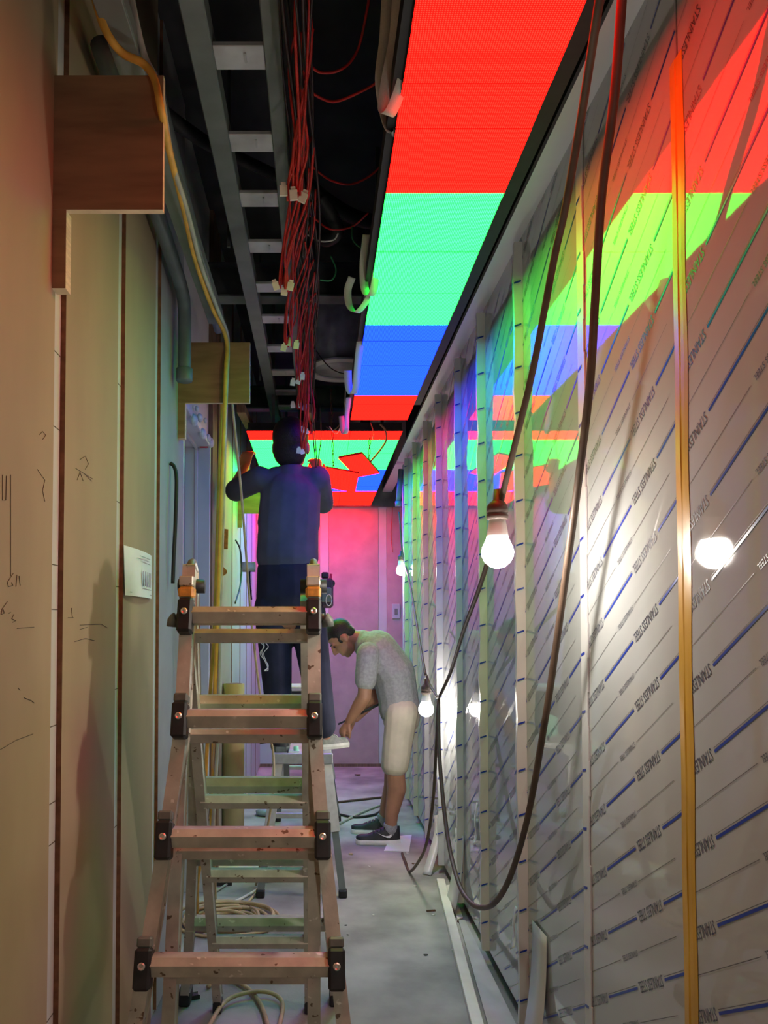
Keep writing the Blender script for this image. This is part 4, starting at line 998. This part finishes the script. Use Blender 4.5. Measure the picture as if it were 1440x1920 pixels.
remesh('body', sk, 'skin', .0065, B, 2)
hr = MB()
hr.sphere(P2(0, -.024, .046), .098, (.82, .94, .84), rot2, 3); hr.sphere(P2(0, -.062, .005), .070, (1.0, .66, .95), rot2, 3); hr.sphere(P2(0, .030, .082), .060, (1.05, 1.0, .55), rot2, 2)
for e in (-1, 1): hr.sphere(P2(e * .066, -.005, .03), .028, (.4, 1.0, 1.0), rot2, 2); hr.sphere(P2(e * .062, .02, -.0), .016, (.5, .8, 1.5), rot2, 2)
remesh('hair', hr, 'hair', .0065, B, 2)
ey = MB()
for e in (-1, 1): ey.sphere(P2(e * .034, .078, .002), .0115, (1.2, .6, .6), rot2, 2)
ey.build('eyes', 'black_plastic', B, True)
eb = MB()
for e in (-1, 1): eb.cap(P2(e * .018, .086, .026), .0045, P2(e * .052, .074, .026), .004, n=8)
eb.build('eyebrows', 'hair', B, True)
st = MB()
st.cap(Bp(748, 1318), .130, Bp(738, 1262), .140, flat=((0, 1, 0), 1.28)); st.cap(Bp(738, 1262), .140, Bp(708, 1218), .130, flat=((0, 1, 0), 1.35)); st.cap(Bp(712, 1222), .124, Bp(692, 1212), .10, flat=((0, 1, 0), 1.45)); st.cap(Bp(692, 1208), .08, Bp(680, 1202), .074)
st.cap(Bp(748, 1318), .134, Bp(749, 1328), .136, flat=((0, 1, 0), 1.25))
for s_, e_ in ((sN, eN), (sF, eF)): st.cap(s_, .073, s_.lerp(e_, .62), .070)
remesh('shirt', st, 'shirt_grey', .008, B, 3)
so_ = MB()
so_.cap(Bp(752, 1330), .122, Bp(752, 1345), .124, flat=((0, 1, 0), 1.25))
for h_, k_ in ((hN, kN), (hF, kF)): so_.cap(h_, .106, h_.lerp(k_, .93), .086)
remesh('shorts', so_, 'shorts', .008, B, 3)
for a_ in (aN, aF): MB().lathe([(.043, -.035), (.046, 0), (.045, .035), (.042, .04)], a_ + V((0, 0, .0)), n=16).build('sock', 'sock', B, True)
shoe_under(B, 'trainer', (aN.x + .062, aN.y, .001), (aN.x - .225, aN.y - .01, .001), .11, 'shoe_black', label='black trainer with white side mark', swoosh=True, h=.108, side=-1)
shoe_under(B, 'trainer', (aF.x + .062, aF.y, .001), (aF.x - .225, aF.y + .01, .001), .11, 'shoe_black', label='black trainer half hidden behind the other', h=.108)
tl = thing('hand_tool', 'thin black rod held in the bending worker\'s hands', 'tool', Bp(650, 1352, -.02))
MB().tube([Bp(712, 1320, .02), Bp(676, 1338, 0)], .008, 8).build('rod', 'black_plastic', tl, True); MB().tube([Bp(676, 1338, 0), Bp(634, 1358, -.02)], .006, 8).build('shaft', 'steel_dark', tl, True)

# ================================================================== things on the floor and walls
# notice on the left wall
pc = [PX(232, 1022, XL + .003), PX(284, 1042, XL + .004), PX(282, 1123, XL + .004), PX(232, 1116, XL + .003)]
nb = thing('paper_notice', 'white printed paper taped to the left wall board', 'paper', pc[3])
n = 8; top = [pc[0].lerp(pc[1], i / n) + V((.010 * math.sin(math.pi * i / n) , 0, 0)) for i in range(n + 1)]; bot = [pc[3].lerp(pc[2], i / n) + V((.012 * math.sin(math.pi * i / n) + .004, 0, 0)) for i in range(n + 1)]
b = MB()
for i in range(n): b.quad(bot[i], bot[i + 1], top[i + 1], top[i])
so = b.build('sheet', 'paper', nb, True)
def on_sheet(u, v):
    p = pc[3].lerp(pc[2], u).lerp(pc[0].lerp(pc[1], u), v); return p + V((.0125 * math.sin(math.pi * u) + .006, 0, 0))
pr = MB()
for u in (.46, .54, .64, .74, .82):
    pr.quad(on_sheet(u, .24), on_sheet(u + .035, .24), on_sheet(u + .035, .56), on_sheet(u, .56))
for u0, u1, v in ((.35, .8, .86), (.3, .75, .80), (.45, .8, .74), (.1, .95, .07), (.45, .9, .18)):
    pr.quad(on_sheet(u0, v), on_sheet(u1, v), on_sheet(u1, v + .012), on_sheet(u0, v + .012))
pr.build('printed_bars', 'ink', nb)
# batten, planks and offcuts by the steel wall
a, b_ = PZ(826, 1652, .014), PZ(898, 1935, .014)
tag(MB().beam(a, b_, .042, .028, (1, 0, 0), .002).build('white_batten', 'white_plank'), 'long white batten lying on the floor along the steel wall', 'batten')
def plate(px, z, th, name, m, label, cat):
    p = [PZ(x, y, z) for x, y in px]; q = [v_ + V((0, 0, th)) for v_ in p]; n = len(p)
    return tag(MB().add(p + q, [tuple(range(n - 1, -1, -1)), tuple(range(n, 2 * n))] + [(i, (i + 1) % n, n + (i + 1) % n, n + i) for i in range(n)]).build(name, m), label, cat)
plate([(860, 1728), (872, 1728), (958, 1905), (985, 1960), (925, 1960)], .002, .008, 'grey_plank', 'grey_plank', 'flat grey plank between the white batten and the steel wall', 'plank')
plate([(836, 1662), (846, 1660), (868, 1722), (858, 1726)], .002, .006, 'white_offcut', 'white_plank', 'pale offcut at the far end of the white batten', 'offcut')
plate([(720, 1596), (767, 1597), (772, 1566), (732, 1570)], .001, .004, 'paper_sheet', 'paper', 'white sheet lying on the floor by the nearer trainer', 'paper')
p0, p1 = PZ(800, 1640, .004), PY(822, 1528, 4.75)
tag(MB().ribbon(spline([p0, p0.lerp(p1, .35) + V((.012, 0, 0)), p0.lerp(p1, .7) + V((.02, 0, 0)), p1], 6), .05, (1, -.5, 0), .002).build('film_offcut', 'film_edge', None, True), 'pale curved film offcut leaning against the wall foot', 'offcut')
cr = V((-.515, 4.88, 0))
rl = thing('cardboard_roll', 'tall olive cardboard roll leaning by the left wall behind the ladder', 'cardboard roll', cr)
MB().lathe([(.066, 0), (.066, 1.04)], cr, (.0, 0, 1), 28).build('tube', 'cardboard', rl, True); MB().lathe([(.05, 1.0405), (.048, 1.042)], cr, n=24).build('tube_mouth', 'timber', rl)
# cable coil on the floor behind the ladder
cc = PZ(425, 1730, 0); co = MB()
for k in range(9):
    rr = .10 + .014 * k; ph = rnd.uniform(0, 6); ex = V((rnd.uniform(-.03, .03), rnd.uniform(-.03, .03), 0))
    co.tube([cc + ex + V((math.cos(t + ph) * rr * 1.15, math.sin(t + ph) * rr, .010 + .006 * (k % 4) + .004 * math.sin(t * 3 + k))) for t in [q * 2 * math.pi / 30 for q in range(29)]], .0075, 6)
tag(co.build('cable_coil', 'tan_cable', None, True), 'loose coil of yellow tan cable on the floor behind the ladder', 'cable coil')
cable('floor_cable', [PZ(390, 1850, .012), PZ(410, 1832, .012), PZ(440, 1838, .012), PZ(470, 1858, .012), PZ(492, 1890, .012), PZ(505, 1935, .012)], .008, 'tan_cable', 'brown cable curving under the ladder towards the viewer', 'cable')
cable('floor_cable', [PZ(385, 1935, .026), PZ(420, 1880, .026), PZ(460, 1862, .028), PZ(500, 1860, .026), PZ(525, 1872, .02), PZ(530, 1892, .012), PZ(522, 1930, .012)], .008, 'tan_cable', 'arched brown cable nearest the viewer under the ladder', 'cable')
cable('floor_cable', [PZ(355, 1815, .008), PZ(385, 1828, .008), PZ(350, 1848, .008)], .004, 'black_cable', 'thin black lead crossing left under the ladder', 'cable')
cable('floor_cable', [PZ(400, 1833, .008), PZ(440, 1825, .008), PZ(466, 1824, .008), PZ(462, 1832, .008), PZ(436, 1840, .008)], .004, 'black_cable', 'thin black lead with a bend under the ladder', 'cable')
cable('floor_cable', [PZ(402, 1697, .009), PZ(440, 1690, .009), PZ(470, 1675, .009), PZ(487, 1664, .02)], .007, 'white_cable', 'white cable running to the left platform foot', 'cable')
cable('floor_cable', [PZ(398, 1676, .009), PZ(430, 1655, .009), PZ(446, 1650, .009), PZ(500, 1652, .009), PZ(520, 1650, .009)], .006, 'grey_cable', 'grey cable crossing the floor behind the ladder', 'cable')
cable('floor_cable', [PZ(448, 1706, .009), PZ(466, 1690, .009), PZ(482, 1672, .009)], .006, 'tan_cable', 'tan cable leaving the coil towards the platform', 'cable')
cable('floor_cable', [PZ(632, 1504, .009), PZ(670, 1500, .009), PZ(715, 1495, .009), PZ(735, 1492, .009)], .009, 'brown_cable', 'brown cable crossing the far pink floor', 'cable')
cable('floor_cable', [PZ(634, 1545, .009), PZ(660, 1532, .009), PZ(690, 1518, .009), PZ(718, 1508, .009)], .009, 'grey_cable', 'grey cable ending in a plug near the platform leg', 'cable')
cable('floor_cable', [PZ(632, 1526, .009), PZ(665, 1532, .009), PZ(700, 1528, .009), PZ(715, 1520, .009)], .009, 'black_cable', 'black cable passing behind the trainers', 'cable')
tag(MB().lathe([(.05, .0), (.07, .01), (.075, .03), (.04, .05)], PZ(498, 1528, 0.001), n=20).build('cable_reel', 'duct', None, True), 'small dark cable reel on the far floor behind the platform', 'cable reel')
hm = thing('hammer', 'hammer with orange wooden handle lying behind the ladder', 'hammer', PZ(440, 1600, .0))
a, b_ = PZ(432, 1600, .014), PZ(474, 1602, .014)
MB().tube([a, b_], .011, 10).build('handle', 'wood_handle', hm, True); MB().beam(PZ(407, 1599, .016), a, .03, .028, (0, 0, 1), .004).build('hammer_head', 'steel_dark', hm)
tag(MB().beam(PZ(396, 1652, .02), PZ(432, 1650, .02), .07, .03, (0, 1, 0), .006).build('tool_case', 'black_plastic'), 'flat black tool case on the floor behind the ladder', 'case')
tag(MB().tube([PZ(421, 1703, .009), PZ(437, 1701, .009)], .009, 10).build('marker_pen', 'black_plastic', None, True), 'short black marker beside the cable coil', 'marker')
tag(MB().beam(PZ(352, 1870, .008), PZ(372, 1866, .008), .03, .012, (0, 1, 0), .002).build('door_wedge', 'black_plastic'), 'small dark block near the ladder foot', 'block')
def chip(px, py, s, m, label, name='debris_chip', cat='debris'):
    c = PZ(px, py, 0.0005); r_ = random.Random(int(px * 7 + py)); n = 6
    p = [c + V((math.cos(2 * math.pi * k / n) * s * r_.uniform(.6, 1.2), math.sin(2 * math.pi * k / n) * s * r_.uniform(.5, 1.1), 0)) for k in range(n)]
    q = [v_ + V((0, 0, s * r_.uniform(.25, .6))) for v_ in p]
    tag(MB().add(p + q, [tuple(range(n - 1, -1, -1)), tuple(range(n, 2 * n))] + [(i, (i + 1) % n, n + (i + 1) % n, n + i) for i in range(n)]).build(name, m), label, cat, 'debris scattered on the floor')
for px, py, s, m, lab in ((454, 1749, .016, 'chip', 'white chip beside the left platform foot shadow'), (479, 1838, .022, 'mint', 'pale green chip under the ladder'), (431, 1834, .014, 'mint', 'small pale chip beside the thin black lead'), (515, 1832, .007, 'steel_dark', 'dark crumb right of the pale green chip'),
                          (390, 1756, .026, 'paper', 'crumpled white paper left of the cable coil'), (852, 1782, .014, 'chip', 'pale chip beside the white batten'), (798, 1791, .010, 'steel_dark', 'dark pebble on the middle of the floor'), (812, 1716, .009, 'chip', 'pale crumb near the white batten end'),
                          (778, 1662, .010, 'chip', 'pale crumb below the paper sheet'), (658, 1602, .014, 'cardboard', 'curled brown scrap left of the trainers'), (692, 1625, .008, 'chip', 'tiny white crumb below the trainers'), (764, 1600, .012, 'chip', 'pale bit at the corner of the floor sheet'),
                          (700, 1716, .007, 'chip', 'tiny pale crumb on the open floor'), (775, 1620, .010, 'timber', 'brown splinter near the fallen cable'), (648, 1735, .007, 'steel_dark', 'dark crumb by the right platform foot'), (652, 1753, .006, 'steel_dark', 'dark speck below the right platform foot'),
                          (500, 1462, .02, 'timber', 'brown scrap on the far pink floor'), (672, 1454, .03, 'timber', 'long brown splinter on the far pink floor')):
    chip(px, py, s, m, lab)
tag(MB().beam(PZ(800, 1708, .004), PZ(816, 1707, .004), .006, .006, (0, 0, 1), .001).build('wood_splinter', 'timber'), 'thin brown splinter left of the white batten', 'splinter')
tag(MB().beam(PZ(858, 1728, .004), PZ(869, 1727, .004), .008, .008, (0, 0, 1), .001).build('wood_splinter', 'timber'), 'brown splinter bridging the gap at the grey plank', 'splinter')
plate([(402, 1620), (472, 1612), (500, 1640), (420, 1646)], .0005, .002, 'paper_sheet', 'paper', 'pale sheet on the floor under the platform', 'paper')
# orange tags on the timber post by the cables
for (px, py, s_, lab) in ((418, 1010, .06, 'upper orange tag beside the hanging cables'), (416, 1070, .05, 'lower orange pointed tag beside the hanging cables')):
    c = PX(px, py, XL + .03); u = V((.045, 0, 0))
    tag(MB().add([c + V((-.02, 0, s_)), c + V((.03, 0, s_ * .9 if py < 1050 else 0)), c + V((.028, 0, -s_ if py < 1050 else -s_ * .3)), c + V((-.02, 0, -s_)), c + V((-.02, .008, s_)), c + V((.03, .008, s_ * .9 if py < 1050 else 0)), c + V((.028, .008, -s_ if py < 1050 else -s_ * .3)), c + V((-.02, .008, -s_))],
                  [(3, 2, 1, 0), (4, 5, 6, 7), (0, 1, 5, 4), (1, 2, 6, 5), (2, 3, 7, 6), (3, 0, 4, 7)]).build('orange_tag', 'orange_plastic'), lab, 'tag')
